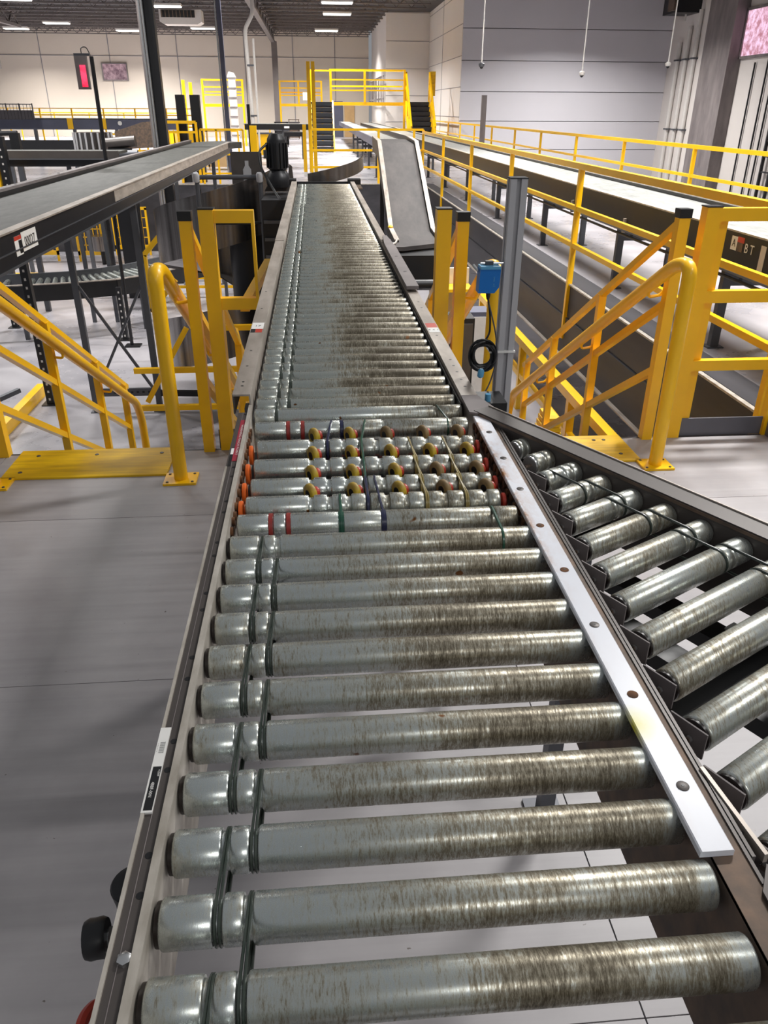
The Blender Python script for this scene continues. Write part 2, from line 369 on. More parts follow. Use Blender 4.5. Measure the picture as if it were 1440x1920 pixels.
hb = thing('wall_heater', 'black box heater high on the wall left of the concrete column', 'heater', (15.2, 36.3, 5.2))
part('housing', MB().box(14.6, 15.6, 35.3, 36.7, 5.22, 6.3), 'black', hb)
part('side_grille', MB().box(14.5, 14.6, 35.4, 36.0, 5.3, 6.2), 'rustrail', hb, 'brown side panel')
part('drain_pipe', MB().cyl((15.3, 36.0, 5.0), (15.3, 36.0, 5.22), .04, 8), 'pipe', hb)
w2 = struct('window_2', MB().box(-13.7, -12.2, 59.93, 59.97, 3.4, 4.3), 'window2')
for (a, b, c_, d) in ((-13.78, -12.12, 4.3, 4.37), (-13.78, -12.12, 3.33, 3.4), (-13.78, -13.7, 3.4, 4.3), (-12.2, -12.12, 3.4, 4.3)):
    part('window_frame', MB().box(a, b, 59.9, 60, c_, d), 'column', w2)
# ---------------- roof steel
ORD = 'nearest second third fourth fifth sixth seventh eighth ninth tenth eleventh twelfth thirteenth fourteenth fifteenth sixteenth seventeenth eighteenth'.split()
def joist(y, x0, x1, n, k):
    lb = 'open-web roof joist right against the far wall' if k == 18 else 'dark open-web roof joist, %s in the row counted from the near side' % ORD[k]
    t = thing('roof_joist', lb, 'joist', (x0, y, 5.95), 'parallel open-web roof joists over the far hall')
    part('top_chord', MB().box(x0, x1, y-.05, y+.05, 6.26, 6.33), 'truss', t)
    part('bottom_chord', MB().box(x0, x1, y-.045, y+.045, 5.93, 5.98), 'truss', t)
    wv = MB(); dx = (x1-x0)/n
    for i in range(n):
        a = x0+i*dx; wv.bar((a, y, 5.97), (a+dx/2, y, 6.27), .03); wv.bar((a+dx/2, y, 6.27), (a+dx, y, 5.97), .03)
    part('web', wv, 'truss', t)
for k in range(19): joist(29.5+k*1.65, -25.5, 3.85 if 29.5+k*1.65 > 43.9 else 5.5, 44, k)
for gi, gx in enumerate((-15.2, -2.35)):
    t = thing('roof_girder', ('heavy dark roof girder over the left lamps', 'heavy dark roof girder above the white downpipe')[gi], 'girder', (gx, 40, 5.6))
    y0, y1 = (28, 59.5) if gi else (28, 49)
    part('top_chord', MB().box(gx-.12, gx+.12, y0, y1, 6.1, 6.22), 'truss', t)
    part('bottom_chord', MB().box(gx-.12, gx+.12, y0, y1, 5.45, 5.58), 'truss', t)
    wv = MB(); n = 14; dy = (y1-y0)/n
    for i in range(n):
        a = y0+i*dy; wv.bar((gx, a, 5.55), (gx, a+dy/2, 6.12), .07); wv.bar((gx, a+dy/2, 6.12), (gx, a+dy, 5.55), .07)
    part('web', wv, 'truss', t)
lab = {0: 'added fill lamp fixture hung behind the camera'}
far_names = {18: 'lit lamp at far left beneath the girder end', 19: 'brightest lit lamp at the upper left', 20: 'long lit lamp just left of the heating unit', 21: 'small lit lamp low left under the joists',
             22: 'lower lit lamp over the crossover platforms', 23: 'upper lit lamp touching the top picture edge', 24: 'small lit lamp right of the grey pillar', 25: 'lit lamp cut by the top left corner', 26: 'dim lamp near the far wall'}
for i, (x, y, z, e) in enumerate(LAMPS):
    if i in far_names: t = thing('ceiling_or_fill_lamp', far_names[i], 'lamp', (x, y, z))
    else: t = thing('ceiling_or_fill_lamp', 'unseen lamp fixture hung outside the picture', 'lamp', (x, y, z), 'high-bay lamps above the picture')  # includes the fixture of the added fill lamp behind the camera
    part('housing', MB().box(x-.7, x+.7, y-.28, y+.28, z-.03, z+.06), 'pipe', t)
    part('diffuser', MB().box(x-.66, x+.66, y-.25, y+.25, z-.07, z-.03), 'lamp', t)
    for sx_ in (-.6, .6): part('hanger', MB().cyl((x+sx_, y, z+.06), (x+sx_, y, CEIL), .012, 5), 'truss', t)
ac = thing('ceiling_heater', 'grey louvred heating unit hanging under the roof joists', 'heater', (-6.2, 45, 5.3))
part('housing', MB().prism([(-7.2, 5.45), (-7.0, 5.34), (-5.4, 5.34), (-5.2, 5.45), (-5.2, 5.95), (-7.2, 5.95)], 'y', 44.6, 45.6), 'pipe', ac)
part('louvre_panel', MB().box(-7.1, -5.5, 44.56, 44.6, 5.62, 5.92), 'black', ac)
for k in range(9): part('louvre', MB().box(-7.08+k*.175, -7.04+k*.175, 44.5, 44.56, 5.62, 5.92), 'rustrail', ac)
for x in (-7, -5.4): part('hanger', MB().cyl((x, 45.1, 5.95), (x, 45.1, CEIL), .02, 5), 'truss', ac)
for i, (x, zb, lb) in enumerate(((3.88, 2.6, 'small grey camera hanging left of the panelled wall centre'), (6.24, 2.45, 'white dome camera hanging lowest before the panelled wall'), (8.26, 2.65, 'white dome camera hanging beside the right pilaster'))):
    t = thing('hanging_camera', lb, 'camera', (x, 20, zb))
    part('drop_rod', MB().cyl((x, 20, zb+.1), (x, 20, CEIL), .014, 6), 'pipe', t)
    part('camera_body', MB().lathe((x, 20, zb), (0, 0, 1), [(0, .03), (.02, .06), (.07, .07), (.1, .03)], 12), 'pipe' if i else 'post', t)
    part('lens', MB().lathe((x, 20, zb-.03), (0, 0, 1), [(0, .015), (.02, .035), (.035, .04)], 10), 'black', t)

# ---------------- pillars and pipes
p = thing('steel_pillar', 'tall dark steel building pillar standing behind the left conveyor', 'column', (-3.05, 17.6, PIT))
part('shaft', MB().box(-3.10, -2.93, 17.5, 17.7, PIT, CEIL), 'blacksteel', p)
part('cable_trunk', MB().box(-3.23, -3.105, 17.5, 17.65, PIT, CEIL), 'column', p, 'grey cable trunking')
for k, x in enumerate((-3.17, -3.12)): part('conduit', MB().cyl((x, 17.46, PIT), (x, 17.46, CEIL), .022, 8), 'chrome', p, 'bright metal conduit')
p = thing('steel_pillar', 'slimmer dark pillar in front of the yellow maintenance platform', 'column', (-2.45, 25, PIT))
part('shaft', MB().box(-2.50, -2.38, 25, 25.12, -.01, CEIL), 'bluegrey', p)
part('conduit', MB().cyl((-2.53, 25, 0), (-2.53, 25, CEIL), .022, 8), 'chrome', p)
dp = thing('downpipe', 'white rainwater downpipe with a jog near the roof', 'pipe', (-2, 30, 0))
part('pipe', MB().tube(bez([(-1.83, 30, CEIL), (-1.83, 30, 4.5), (-2.12, 30, 4.05), (-2.02, 30, 0)], .15), .065, 10), 'pipe', dp)
part('pipe', MB().cyl((-1.88, 30.1, 0), (-1.88, 30.1, 3.8), .035, 8), 'pipe', dp)
for zz in (1.5, 3): part('clamp', MB().box(-2.12, -1.9, 29.92, 30.1, zz, zz+.05), 'post', dp)
solo('steel_pillar', MB().box(-2.45, -2.1, 57, 57.4, 0, 5.5), 'truss', 'dark pillar at the far wall under the girder end', 'column')
solo('ceiling_pipe', MB().cyl((-4, 28.6, 5.42), (5.2, 28.6, 5.42), .07, 8), 'pipe', 'long pale pipe crossing the top of the picture under the roof', 'pipe')
solo('ceiling_duct_rail', MB().box(-.3, 5.2, 27.5, 27.6, 5.46, 5.53), 'column', 'thin grey rail beside the long pale ceiling pipe', 'rail')

# ================================================================== rollers
R = .0241
def roller_prof(x0, x1, grooves, gw=.0065, gd=.0035, r=R, ch=.003):
    """(x, radius) with rounded tube ends and rolled-in grooves"""
    pr = [(x0, r*.55), (x0, r-ch), (x0+ch*.4, r-ch*.35), (x0+ch, r)]
    for g in sorted(grooves):
        pr += [(g-gw/2-.003, r), (g-gw/2-.0012, r-.0009), (g-gw/2, r-gd*.8), (g, r-gd), (g+gw/2, r-gd*.8), (g+gw/2+.0012, r-.0009), (g+gw/2+.003, r)]
    return pr+[(x1-ch, r), (x1-ch*.4, r-ch*.35), (x1, r-ch), (x1, r*.55)]
def roller_mesh(x0, x1, grooves, m, n=40, **k):
    return MB().lathe((0, 0, 0), (1, 0, 0), roller_prof(x0, x1, grooves, **k), n).mesh('roller', m)
RZ = 1.05
XL, XR = -.172, .377
GA, GB = -.1165, -.0875

mc = thing('roller_conveyor', 'long grimy steel roller conveyor running from the foreground to the motor', 'conveyor', (0, 0, 0))
near_me = roller_mesh(XL, XR, (GA, GB), 'roller', 44, gw=.008, gd=.0046)
far_me = roller_mesh(XL, .352, (GA, GB), 'roller_far', 24)
ys_near = [.41+.0795*k for k in range(-1, 11)]
ys_far = [1.945+.0795*k for k in range(0, 83)]
i = 0
hub_near = MB().cyl((-.178, 0, 0), (.384, 0, 0), .0055, 6).mesh('axle', 'chrome')
cap_near = MB().lathe((XL-.004, 0, 0), (1, 0, 0), [(0, .012), (0, .021), (.005, .0215)], 20).mesh('end_cap', 'rubber')
for y in ys_near[1:]:
    rj = part('roller', near_me, None, mc, loc=(0, y, RZ)); rj.rotation_euler.x = random.random()*6.28
    part('axle', hub_near, None, rj, loc=(0, y, RZ)); part('end_cap', cap_near, None, rj, loc=(0, y, RZ))
# the first smooth roller right above the transfer, with an O-ring groove at the right
bnd = MB().lathe((XL, 0, 0), (1, 0, 0), roller_prof(0, .53, (.055, .46), gw=.006), 40).mesh('roller', 'roller_c')
part('roller', bnd, None, mc, loc=(0, 1.865, RZ))
for y in ys_far: part('roller', far_me, None, mc, loc=(0, y, RZ))

def oring(x, y0, y1, m='oring', rr=R-.0012, tr=.0016, dx=.0, parent=mc, zc=RZ, n=10):
    """drive band looped around the rollers at y0 and y1"""
    pts = []
    for k in range(n+1):
        th = math.pi*k/n; pts.append((x+dx, y1+rr*math.sin(th), zc+rr*math.cos(th)))
    for k in range(n+1):
        th = math.pi+math.pi*k/n; pts.append((x, y0+rr*math.sin(th), zc+rr*math.cos(th)))
    return part('drive_band', MB().tube(pts, tr, 6, True), m, parent)
yn = ys_near[:]
for k in range(len(yn)-1):
    g = GA if k % 2 == 0 else GB
    oring(g-.0022, yn[k], yn[k+1], dx=.003); oring(g+.0022, yn[k], yn[k+1], dx=.001)
part('roller', near_me, None, mc, loc=(0, yn[0], RZ))
fy = [1.865]+ys_far
for k in range(0, 60):
    g = GA if k % 2 == 0 else GB
    oring(g, fy[k], fy[k+1], 'oring', tr=.0032, dx=.002, n=6)

# ---- frame of the near half
def holes(ys, x, z, r=.0042, parent=mc, m='black'):
    for y in ys: part('bolt_hole', MB().cyl((x, y, z-.0005), (x, y, z+.0008), r, 10), m, parent)
fr = MB().box(-.1845, -.1785, .2, 1.87, .93, 1.083)
part('side_plate', fr, 'lip', mc, 'pale scuffed inner side plate')
part('side_lip', MB().box(-.1855, -.1765, .2, 1.87, 1.083, 1.0855), 'lip', mc)
part('side_channel', MB().prism([(-.2045, 1.080), (-.1856, 1.080), (-.1856, 1.076), (-.2045, 1.076)], 'y', .2, 1.83), 'dark', mc, 'dark grey top flange with bolt holes')
part('channel_ridge', MB().box(-.1972, -.1964, .2, 1.83, 1.080, 1.0806), 'column', mc)
part('outer_edge', MB().box(-.2085, -.2045, .2, 1.5, 1.03, 1.0825), 'lip', mc, 'pale outer edge')
part('outer_edge', MB().box(-.2085, -.2045, 1.5, 1.83, 1.03, 1.0795), 'dark', mc)
part('side_channel', MB().box(-.2043, -.1856, .2, 1.83, .93, .936), 'dark', mc)
hy = []
for k in range(9): hy += [.5+.159*k, .545+.159*k]
holes([y for y in hy if abs(y-.434) > .03], -.1905, 1.0795)
bt = part('hex_bolt', MB().lathe((-.1915, .436, 1.0795), (0, 0, 1), [(0, .0068), (.005, .0068), (.006, .005)], 6), 'chrome', mc, 'bright hex bolt')
# grimy far-left inner side combs, seen beside the transfer
# right frame under the wear strip
part('side_plate', MB().box(.3835, .3895, .2, 1.80, .86, 1.070), 'rustrail', mc, 'brown dirty inner side plate')
part('top_flange', MB().box(.3835, .4215, .2, 1.80, 1.066, 1.071), 'rustrail', mc, 'rusty flange')
part('side_plate', MB().box(.4175, .4215, .47, 1.80, .94, 1.073), 'dark', mc)
ws = thing('wear_strip', 'white plastic wear strip screwed between the two roller lanes', 'wear strip', (.385, .505, 1.071))
me = MB().prism([(.0, 0), (.036, 0), (.036, .007), (.0345, .0085), (.0015, .0085), (0, .007)], 'y', 0, 1.262).mesh('strip', 'uhmw')
me2 = me.copy()
o = part('strip', me, None, ws, loc=(.3695-.0, .505, 1.0715)); ws.location.x = .3695; o.location.x = 0
for k in range(9):
    y = .59+.1525*k
    if y > 1.75: continue
    missing = (k == 1)
    part('screw', MB().lathe((.3875, y, 1.0795), (0, 0, 1), [(0, .0072), (.0012, .0072), (.0016, .0062)], 16), 'rust' if (missing or k in (3, 4)) else 'dark', ws, 'empty rusty screw hole' if missing else None)
    if not missing: part('screw_slot', MB().lathe((.3875, y, 1.0812), (0, 0, 1), [(0, .0018), (.0003, .0018)], 6), 'black', ws)
# foot of the junction, lower right
gp = thing('gusset_plate', 'dark bent gusset plate at the lower right corner below the wear strip', 'plate', (.43, .4, 1.0))
part('plate', MB().prism([(.405, .2), (.46, .2), (.455, .36), (.432, .49), (.412, .46)], 'z', 1.072, 1.076), 'dark', gp)
part('edge_bar', MB().bar((.438, .50, 1.07), (.424, .62, 1.07), .005, .012), 'galv', gp)
part('bracket', MB().prism([(.412, .2), (.416, .2), (.416, .48), (.412, .48)], 'z', .9, 1.07), 'rustrail', gp)

# ---- rails of the far half
part('side_rail', MB().prism([(-.232, 1.088), (-.190, 1.088), (-.190, 1.02), (-.186, 1.02), (-.186, 1.093), (-.232, 1.093)], 'y', 1.93, 4.55), 'galv', mc, 'pale wide left rail')
part('side_rail', MB().prism([(-.234, 1.088), (-.190, 1.088), (-.190, .95), (-.184, .95), (-.184, 1.093), (-.234, 1.093)], 'y', 4.57, 8.62), 'galv', mc, 'pale wide left rail, far length')
part('side_rail', MB().box(-.232, -.228, 1.93, 4.55, 1.04, 1.088), 'dark', mc)
part('side_rail', MB().prism([(.366, .95), (.362, .95), (.362, 1.088), (.405, 1.088), (.405, 1.082), (.366, 1.082)], 'y', 1.90, 4.5), 'galv', mc, 'pale right rail')
part('side_rail', MB().box(.401, .405, 1.95, 4.5, 1.03, 1.084), 'dark', mc)
part('side_rail', MB().prism([(.366, .95), (.362, .95), (.362, 1.09), (.402, 1.09), (.402, 1.085), (.366, 1.085)], 'y', 4.5, 8.62), 'galv', mc, 'pale right rail, far length')
part('cover_plate', MB().prism([(.358, 3.18), (.408, 3.18), (.412, 4.2), (.398, 4.6), (.375, 4.6), (.36, 4.3)], 'z', 1.098, 1.112), 'column', mc, 'brown-grey raised cover plate on the right rail')
part('side_plate', MB().box(-.182, -.178, 1.87, 8.6, .9, 1.04), 'blacksteel', mc)
part('side_plate', MB().box(.356, .361, 1.87, 8.6, .9, 1.075), 'blacksteel', mc)
holes([2.0, 2.035, 2.18, 2.34, 2.9, 3.2], -.212, 1.0925, .004)
holes([1.97, 2.03, 2.1, 2.16, 2.22, 2.5, 2.9, 3.0], .385, 1.0875, .0042)
holes([3.5, 3.9], .385, 1.1115, .008)
part('end_bar', MB().box(-.2, .37, 8.6, 8.64, 1.0, 1.085), 'blacksteel', mc)
part('end_hinge', MB().box(-.26, -.19, 8.56, 8.72, 1.06, 1.11), 'black', mc)
part('end_hinge', MB().box(.34, .47, 8.56, 8.72, 1.06, 1.11), 'black', mc)
# stickers
def decal(x0, x1, y0, y1, z, m, name='label_sticker', label=None, parent=mc):
    return part(name, MB().box(x0, x1, y0, y1, z, z+.0004), m, parent, label)
decal(-.2088, -.1965, .597, .725, 1.0826, 'white', label='white barcode sticker')
part('sticker_backing', MB().box(-.2043, -.1965, .597, .725, 1.0802, 1.0826), 'white', mc)
decal(-.2066, -.1972, .600, .662, 1.083, 'black', label='black warning sticker')
text('4BBF-00N', .0052, 'white', mc, mw=frame((-.2030, .628, 1.0836), (0, -1, 0), (1, 0, 0)))
text('4 Z009', .0034, 'white', mc, mw=frame((-.1990, .652, 1.0836), (0, -1, 0), (1, 0, 0)))
text('|||||||||||', .0065, 'black', mc, mw=frame((-.2015, .692, 1.0831), (0, -1, 0), (1, 0, 0)))
text('- - - - - -', .004, 'black', mc, mw=frame((-.2068, .692, 1.0831), (0, -1, 0), (1, 0, 0)))
decal(-.198, -.1862, 1.53, 1.775, 1.0806, 'red', label='crimson warning sticker with fine lettering')
text('WARNING PINCH POINT', .0165, 'pipe', mc, mw=frame((-.1915, 1.652, 1.0811), (0, -1, 0), (1, 0, 0))).scale = (.98, .5, 1)
decal(-.2044, -.1982, 1.505, 1.565, 1.0806, 'black', label='black label')
decal(-.2044, -.1982, 1.567, 1.60, 1.0806, 'white')
decal(-.230, -.190, 2.60, 2.685, 1.0932, 'white', label='small white and red sticker on the left rail')
decal(-.214, -.192, 2.555, 2.60, 1.0932, 'redp'); decal(-.230, -.215, 2.555, 2.60, 1.0932, 'black')
decal(.366, .402, 2.60, 2.66, 1.0883, 'redp', label='small red sticker on the right rail'); decal(.366, .402, 2.54, 2.60, 1.0883, 'white')
text('3 4 1', .018, 'dark', mc, mw=frame((.384, 2.57, 1.0888), (1, 0, 0), (0, 1, 0)))
text('17', .022, 'dark', mc, mw=frame((-.21, 2.64, 1.0937), (1, 0, 0), (0, 1, 0)))
# cross members, legs
for y in (.30, 1.12, 2.2, 3.4, 4.6, 5.8, 7.0, 8.2): part('cross_member', MB().box(-.18, .36, y-.02, y+.02, .90 if y > 2 else .86, .94 if y > 2 else .90), 'blacksteel' if y > 2 else 'dark', mc)
for y, zb in ((-.1, 0), (2.3, 0), (5.4, PIT), (8.3, PIT)):
    for x in (-.215, .40):
        part('leg', MB().box(x-.025, x+.025, y-.025, y+.025, zb+.01, .93 if x < 0 else .95), 'post', mc)
        part('foot_plate', MB().box(x-.06, x+.06, y-.06, y+.06, zb, zb+.01), 'post', mc)
    part('leg_brace', MB().box(-.19, .375, y-.015, y+.015, zb+.35, zb+.39), 'post', mc)

# ================================================================== transfer unit with steering wheels
tu = thing('transfer_unit', 'pop-up transfer bed of grooved rollers and yellow wheels in mid conveyor', 'conveyor transfer', (.09, 1.5, .9))
def spec(y, x0, x1, grooves, bands, m='roller_c', gw=.0065, gd=.0035):
    r = part('roller', MB().lathe((0, 0, 0), (1, 0, 0), roller_prof(x0, x1, grooves, gw=gw, gd=gd), 36).mesh('roller', m), None, tu, loc=(0, y, RZ))
    for (x, w_, mm) in bands:
        part('band', MB().lathe((x-w_/2, y, RZ), (1, 0, 0), [(0, R-.002), (0, R+.0008), (w_, R+.0008), (w_, R-.002)], 24), mm, r)
    return r
spec(1.288, -.166, .366, (-.103, -.072, .028, .108, .318), [(-.104, .0075, 'redband'), (-.071, .0075, 'redband'), (.028, .010, 'green'), (.1085, .009, 'navy')], 'roller_c')
spec(1.772, -.165, .357, (-.085, -.05, .045, .148, .315), [(-.085, .008, 'redband'), (-.05, .008, 'redband'), (.045, .007, 'navy')], 'roller_c')
gx = (-.028, .008, .046, .0835, .122, .160, .199, .238, .279, .319)
for i, y in enumerate((1.363, 1.445, 1.545, 1.652)):
    o = spec(y, -.152-.004*(i == 0), .348, [g-.004*(3-i)*0 for g in gx], [], 'roller_c', gw=.0085, gd=.0055)
oring(.028, 1.288, 1.363, 'green', tr=.0034, parent=tu); oring(.083, 1.363, 1.445, 'navy', tr=.0034, dx=-.0, parent=tu)
oring(.108, 1.288, 1.445, 'navy', tr=.0028, dx=-.006, parent=tu); oring(.0835, 1.445, 1.652, 'green', tr=.0028, dx=.003, parent=tu)
oring(.008, 1.652, 1.772, 'navy', tr=.0032, dx=.012, parent=tu); oring(.0865, 1.652, 1.772, 'green', tr=.003, dx=.016, parent=tu)
oring(.306, 1.772, 1.865, 'green', tr=.0026, dx=-.012, parent=tu); oring(.318, 1.205, 1.288, 'green', tr=.0032, dx=.0, parent=tu)
for a, b in ((1.363, 1.445), (1.445, 1.545), (1.545, 1.652)):
    oring(.199, a, b, 'tan', tr=.0022, dx=-.002, parent=tu); oring(.279, a, b, 'tan', tr=.0022, dx=-.002, parent=tu)
    oring(.203, a, b, 'tan', tr=.0018, dx=-.008, parent=tu); oring(.283, a, b, 'tan', tr=.0018, dx=-.008, parent=tu)
# wheels
wx = (-.022, .062, .150, .238, .322)
ax = Vector((math.cos(.5), math.sin(.5)*1, 0))      # wheel axles turned out of line
wheel_me = {}
for key in ('ureth', 'ureth2'):
    wheel_me[key] = MB().lathe(-ax*.006, ax, [(0, .006), (0, .0165), (.001, .0195), (.0035, .0212), (.0095, .0212), (.012, .0195), (.013, .0165), (.013, .006)], 24).mesh('tyre', key)
hubw = MB().lathe(-ax*.007, ax, [(0, .003), (0, .009), (.016, .009), (.016, .003)], 12).mesh('hub', 'black')
redw = MB().lathe(ax*.0085, ax, [(0, .005), (0, .0115), (.004, .0125), (.008, .0115), (.008, .005)], 16).mesh('drive_pulley', 'redp')
for j, y in enumerate((1.405, 1.496, 1.60, 1.712)):
    for i, x in enumerate(wx):
        wz = 1.0585
        g = part('steering_wheel', wheel_me['ureth' if (i < 2 or (i == 2 and j < 3) or j == 2) else 'ureth2'], None, tu, loc=(x-.004*(3-j)*(i-2)*-.35, y, wz))
        part('hub', hubw, None, g, loc=wl(g)); part('drive_pulley', redw, None, g, loc=wl(g))
for i, y in enumerate((1.37, 1.452, 1.548, 1.652)):
    part('guide_disc', MB().lathe((-.171, y-.004, 1.042), (1, 0, 0), [(0, .01), (0, .021), (.002, .0225), (.007, .0225), (.009, .02), (.009, .01)], 20), 'orange', tu, 'orange plastic guide disc')
    part('guide_disc', MB().lathe((.356, y, 1.044), (1, 0, 0), [(0, .01), (0, .017), (.002, .0185), (.006, .0185), (.008, .016), (.008, .01)], 20), 'redp', tu, 'red plastic guide disc')
for sxx in (-.176, .374):
    for k in range(17):
        y = 1.27+k*.031
        part('chain_link', MB().lathe((sxx-.003, y, 1.052+.004*(k % 2)), (1, 0, 0), [(0, .004), (0, .0085), (.006, .0085), (.006, .004)], 10), 'rust', tu)
        part('chain_plate', MB().box(sxx-.001, sxx+.0012, y-.011, y+.011, 1.03+.004*(k % 2), 1.046), 'rustrail', tu)
part('bed_plate', MB().box(-.17, .37, 1.3, 1.75, 1.0, 1.006), 'black', tu, 'black bed plate')
for k in range(5): part('bed_rail', MB().box(-.16, .36, 1.33+k*.1, 1.345+k*.1, 1.006, 1.016), 'redp' if k % 2 else 'black', tu)

# ================================================================== branch conveyor (30 degrees)
E = Vector((.5, -.8660254, 0)); D = Vector((.8660254, .5, 0))
bc = thing('branch_roller_conveyor', 'angled side roller conveyor branching off to the right', 'conveyor', (.45, 1.6, 0))
def rail_pt(s, off=0, z=0):         # s along E from the bend, off along D
    return Vector((.400, 1.775, 0))+E*s+D*off+Vector((0, 0, z))
FARC = 1.215
ny = 1.622; k = 0
bands = []
while ny > .25:
    nx = .457
    near = Vector((nx, ny, RZ)); c0 = near.x*D.x+near.y*D.y; ln = FARC-c0
    if ln < .045:
        near = near-D*(.045-ln)+Vector((0, 0, 0)); ln = .045
        if k == 0: ln = .03; near = near+D*.018
    gl = [ln-.052, ln-.078] if ln > .13 else ([ln*.5, ln*.72] if ln > .06 else [ln*.5])
    mb = MB().lathe((0, 0, 0), D, roller_prof(0, ln, gl, gw=.006), 34)
    ro = part('roller', mb.mesh('roller', 'roller_b'), None, bc, loc=near)
    part('end_cap', MB().lathe(near-D*.005, D, [(0, .006), (0, .019), (.0015, .0215), (.006, .0218)], 24), 'chrome' if k < 2 else 'rubber', ro)
    part('axle', MB().cyl(near-D*.018, near+D*.01, .004, 6), 'rustrail', ro)
    part('end_cap', MB().lathe(near+D*(ln-.002), D, [(0, .0218), (.006, .021), (.006, .006)], 20), 'rubber', ro)
    bands.append((near, ln))
    if k >= 2:
        br_c = near-D*.0105
        part('roller_bracket', MB().obox(br_c-E*.006+Vector((0, 0, .0)), (D, E, (0, 0, 1)), .0012, .027, .02), 'column', bc)
        part('axle_nut', MB().lathe(br_c-D*.006-E*.0, D, [(0, .005), (.004, .005)], 6), 'chrome', bc)
    ny -= .0925; k += 1
for i in range(1, len(bands)-1):
    (a, la), (b, lb) = bands[i], bands[i+1]
    if la < .06: continue
    off = -.052 if i % 2 else -.078
    pts = []; rr = R-.0012
    for sgn in (0, 1):
        ctr = (a+D*(la+off)) if sgn == 0 else (b+D*(lb+off))
        for q in range(9):
            th = math.pi*q/8 + (math.pi if sgn == 0 else 0)
            pts.append(ctr+E*(rr*math.sin(th))+Vector((0, 0, rr*math.cos(th))))
    part('drive_band', MB().tube(pts[9:]+pts[:9], .0026, 6, True), 'oring', bc)
# outer rail: broad dark top flange and inner face
p0, p1 = rail_pt(-.035, .033), rail_pt(1.45, .033)
def slab(s0, s1, o0, o1, z0, z1):
    a, b, c, d = rail_pt(s0, o0), rail_pt(s0, o1), rail_pt(s1, o1), rail_pt(s1, o0)
    return MB().prism([(q.x, q.y) for q in (a, b, c, d)], 'z', z0, z1)
part('side_rail', slab(-.02, 1.45, -.018, .030, 1.084, 1.089), 'dark', bc, 'broad dark grey flat rail top')
part('side_rail_lip', slab(-.02, 1.45, .030, .033, 1.05, 1.092), 'galv', bc)
part('side_rail_web', slab(-.01, 1.45, -.0185, -.0145, .93, 1.084), 'dark', bc)
part('side_rail_edge', slab(-.01, 1.45, -.0205, -.0185, 1.080, 1.086), 'rustrail', bc)
part('bend_plate', MB().prism([(.362, 1.90), (.405, 1.90), (.432, 1.80), (.385, 1.765), (.362, 1.775)], 'z', 1.082, 1.0875), 'column', bc, 'grey bent joining plate')
part('bend_web', MB().prism([(.362, 1.90), (.366, 1.90), (.386, 1.77), (.382, 1.766)], 'z', .93, 1.083), 'galv', bc)
part('inner_frame', MB().box(.4225, .4265, .5, 1.69, .97, 1.074), 'dark', bc, 'thin dark inner side plate')
for s in (.42, .85, 1.2):
    a = rail_pt(s, -.02); L = min((a.x-.43)/D.x, .6); b = a-D*L
    part('cross_member', MB().bar((a.x, a.y, .93), (b.x, b.y, .93), .05, .03), 'black', bc)
for s, o in ((.5, -.09), (.5, -.21)):
    a = rail_pt(s, o); b = rail_pt(1.45, o); part('cable_tray', MB().bar((a.x, a.y, .90), (b.x, b.y, .90), .055, .03), 'black', bc, 'black cable tray under the rollers')
for s, o in ((.62, -.06), (.76, -.06), (.62, -.19), (.80, -.15)):
    a = rail_pt(s, o); part('white_tab', MB().obox((a.x, a.y, .918), (D, E, (0, 0, 1)), .014, .004, .002), 'white', bc)
for s in (.35, 1.25):
    a = rail_pt(s, .005); part('leg', MB().box(a.x-.02, a.x+.02, a.y-.02, a.y+.02, .01, .93), 'post', bc); part('foot_plate', MB().box(a.x-.05, a.x+.05, a.y-.05, a.y+.05, 0, .01), 'post', bc)

# ---- devices on the near left rail
cr = thing('drive_connector', 'black round plug and ribbed knob on the outer left rail in the foreground', 'connector', (-.235, .55, .98))
part('plug_body', MB().lathe((-.230, .590, .885), (0, 0, 1), [(0, .014), (.03, .020), (.075, .022), (.095, .0245), (.098, .0225), (.1, .015), (.098, .009)], 24), 'black', cr)
part('mount_arm', MB().bar((-.232, .60, .93), (-.208, .60, .93), .014), 'blacksteel', cr)
kb = part('knob', MB().lathe((-0.272, .538, .963), (1, .1, .05), [(0, .011), (.001, .019), (.006, .021), (.012, .0205), (.02, .021), (.024, .019), (.024, .01)], 18), 'black', cr, 'black ribbed knob on a metal stem')
part('stem', MB().lathe((-0.250, .538, .963), (1, .1, .05), [(0, .01), (.006, .011), (.018, .009), (.05, .009)], 8), 'chrome', kb)
part('stem_nut', MB().lathe((-0.245, .538, .963), (1, .1, .05), [(0, .013), (.005, .013)], 6), 'dark', kb)
solo('red_cable', MB().tube(bez([(-.235, .36, 1.0), (-.247, .445, .985), (-.238, .47, .97), (-.236, .42, .93), (-.246, .35, .9)], .03), .006, 8), 'redp', 'looped red cable at the lower left corner outside the rail', 'cable')

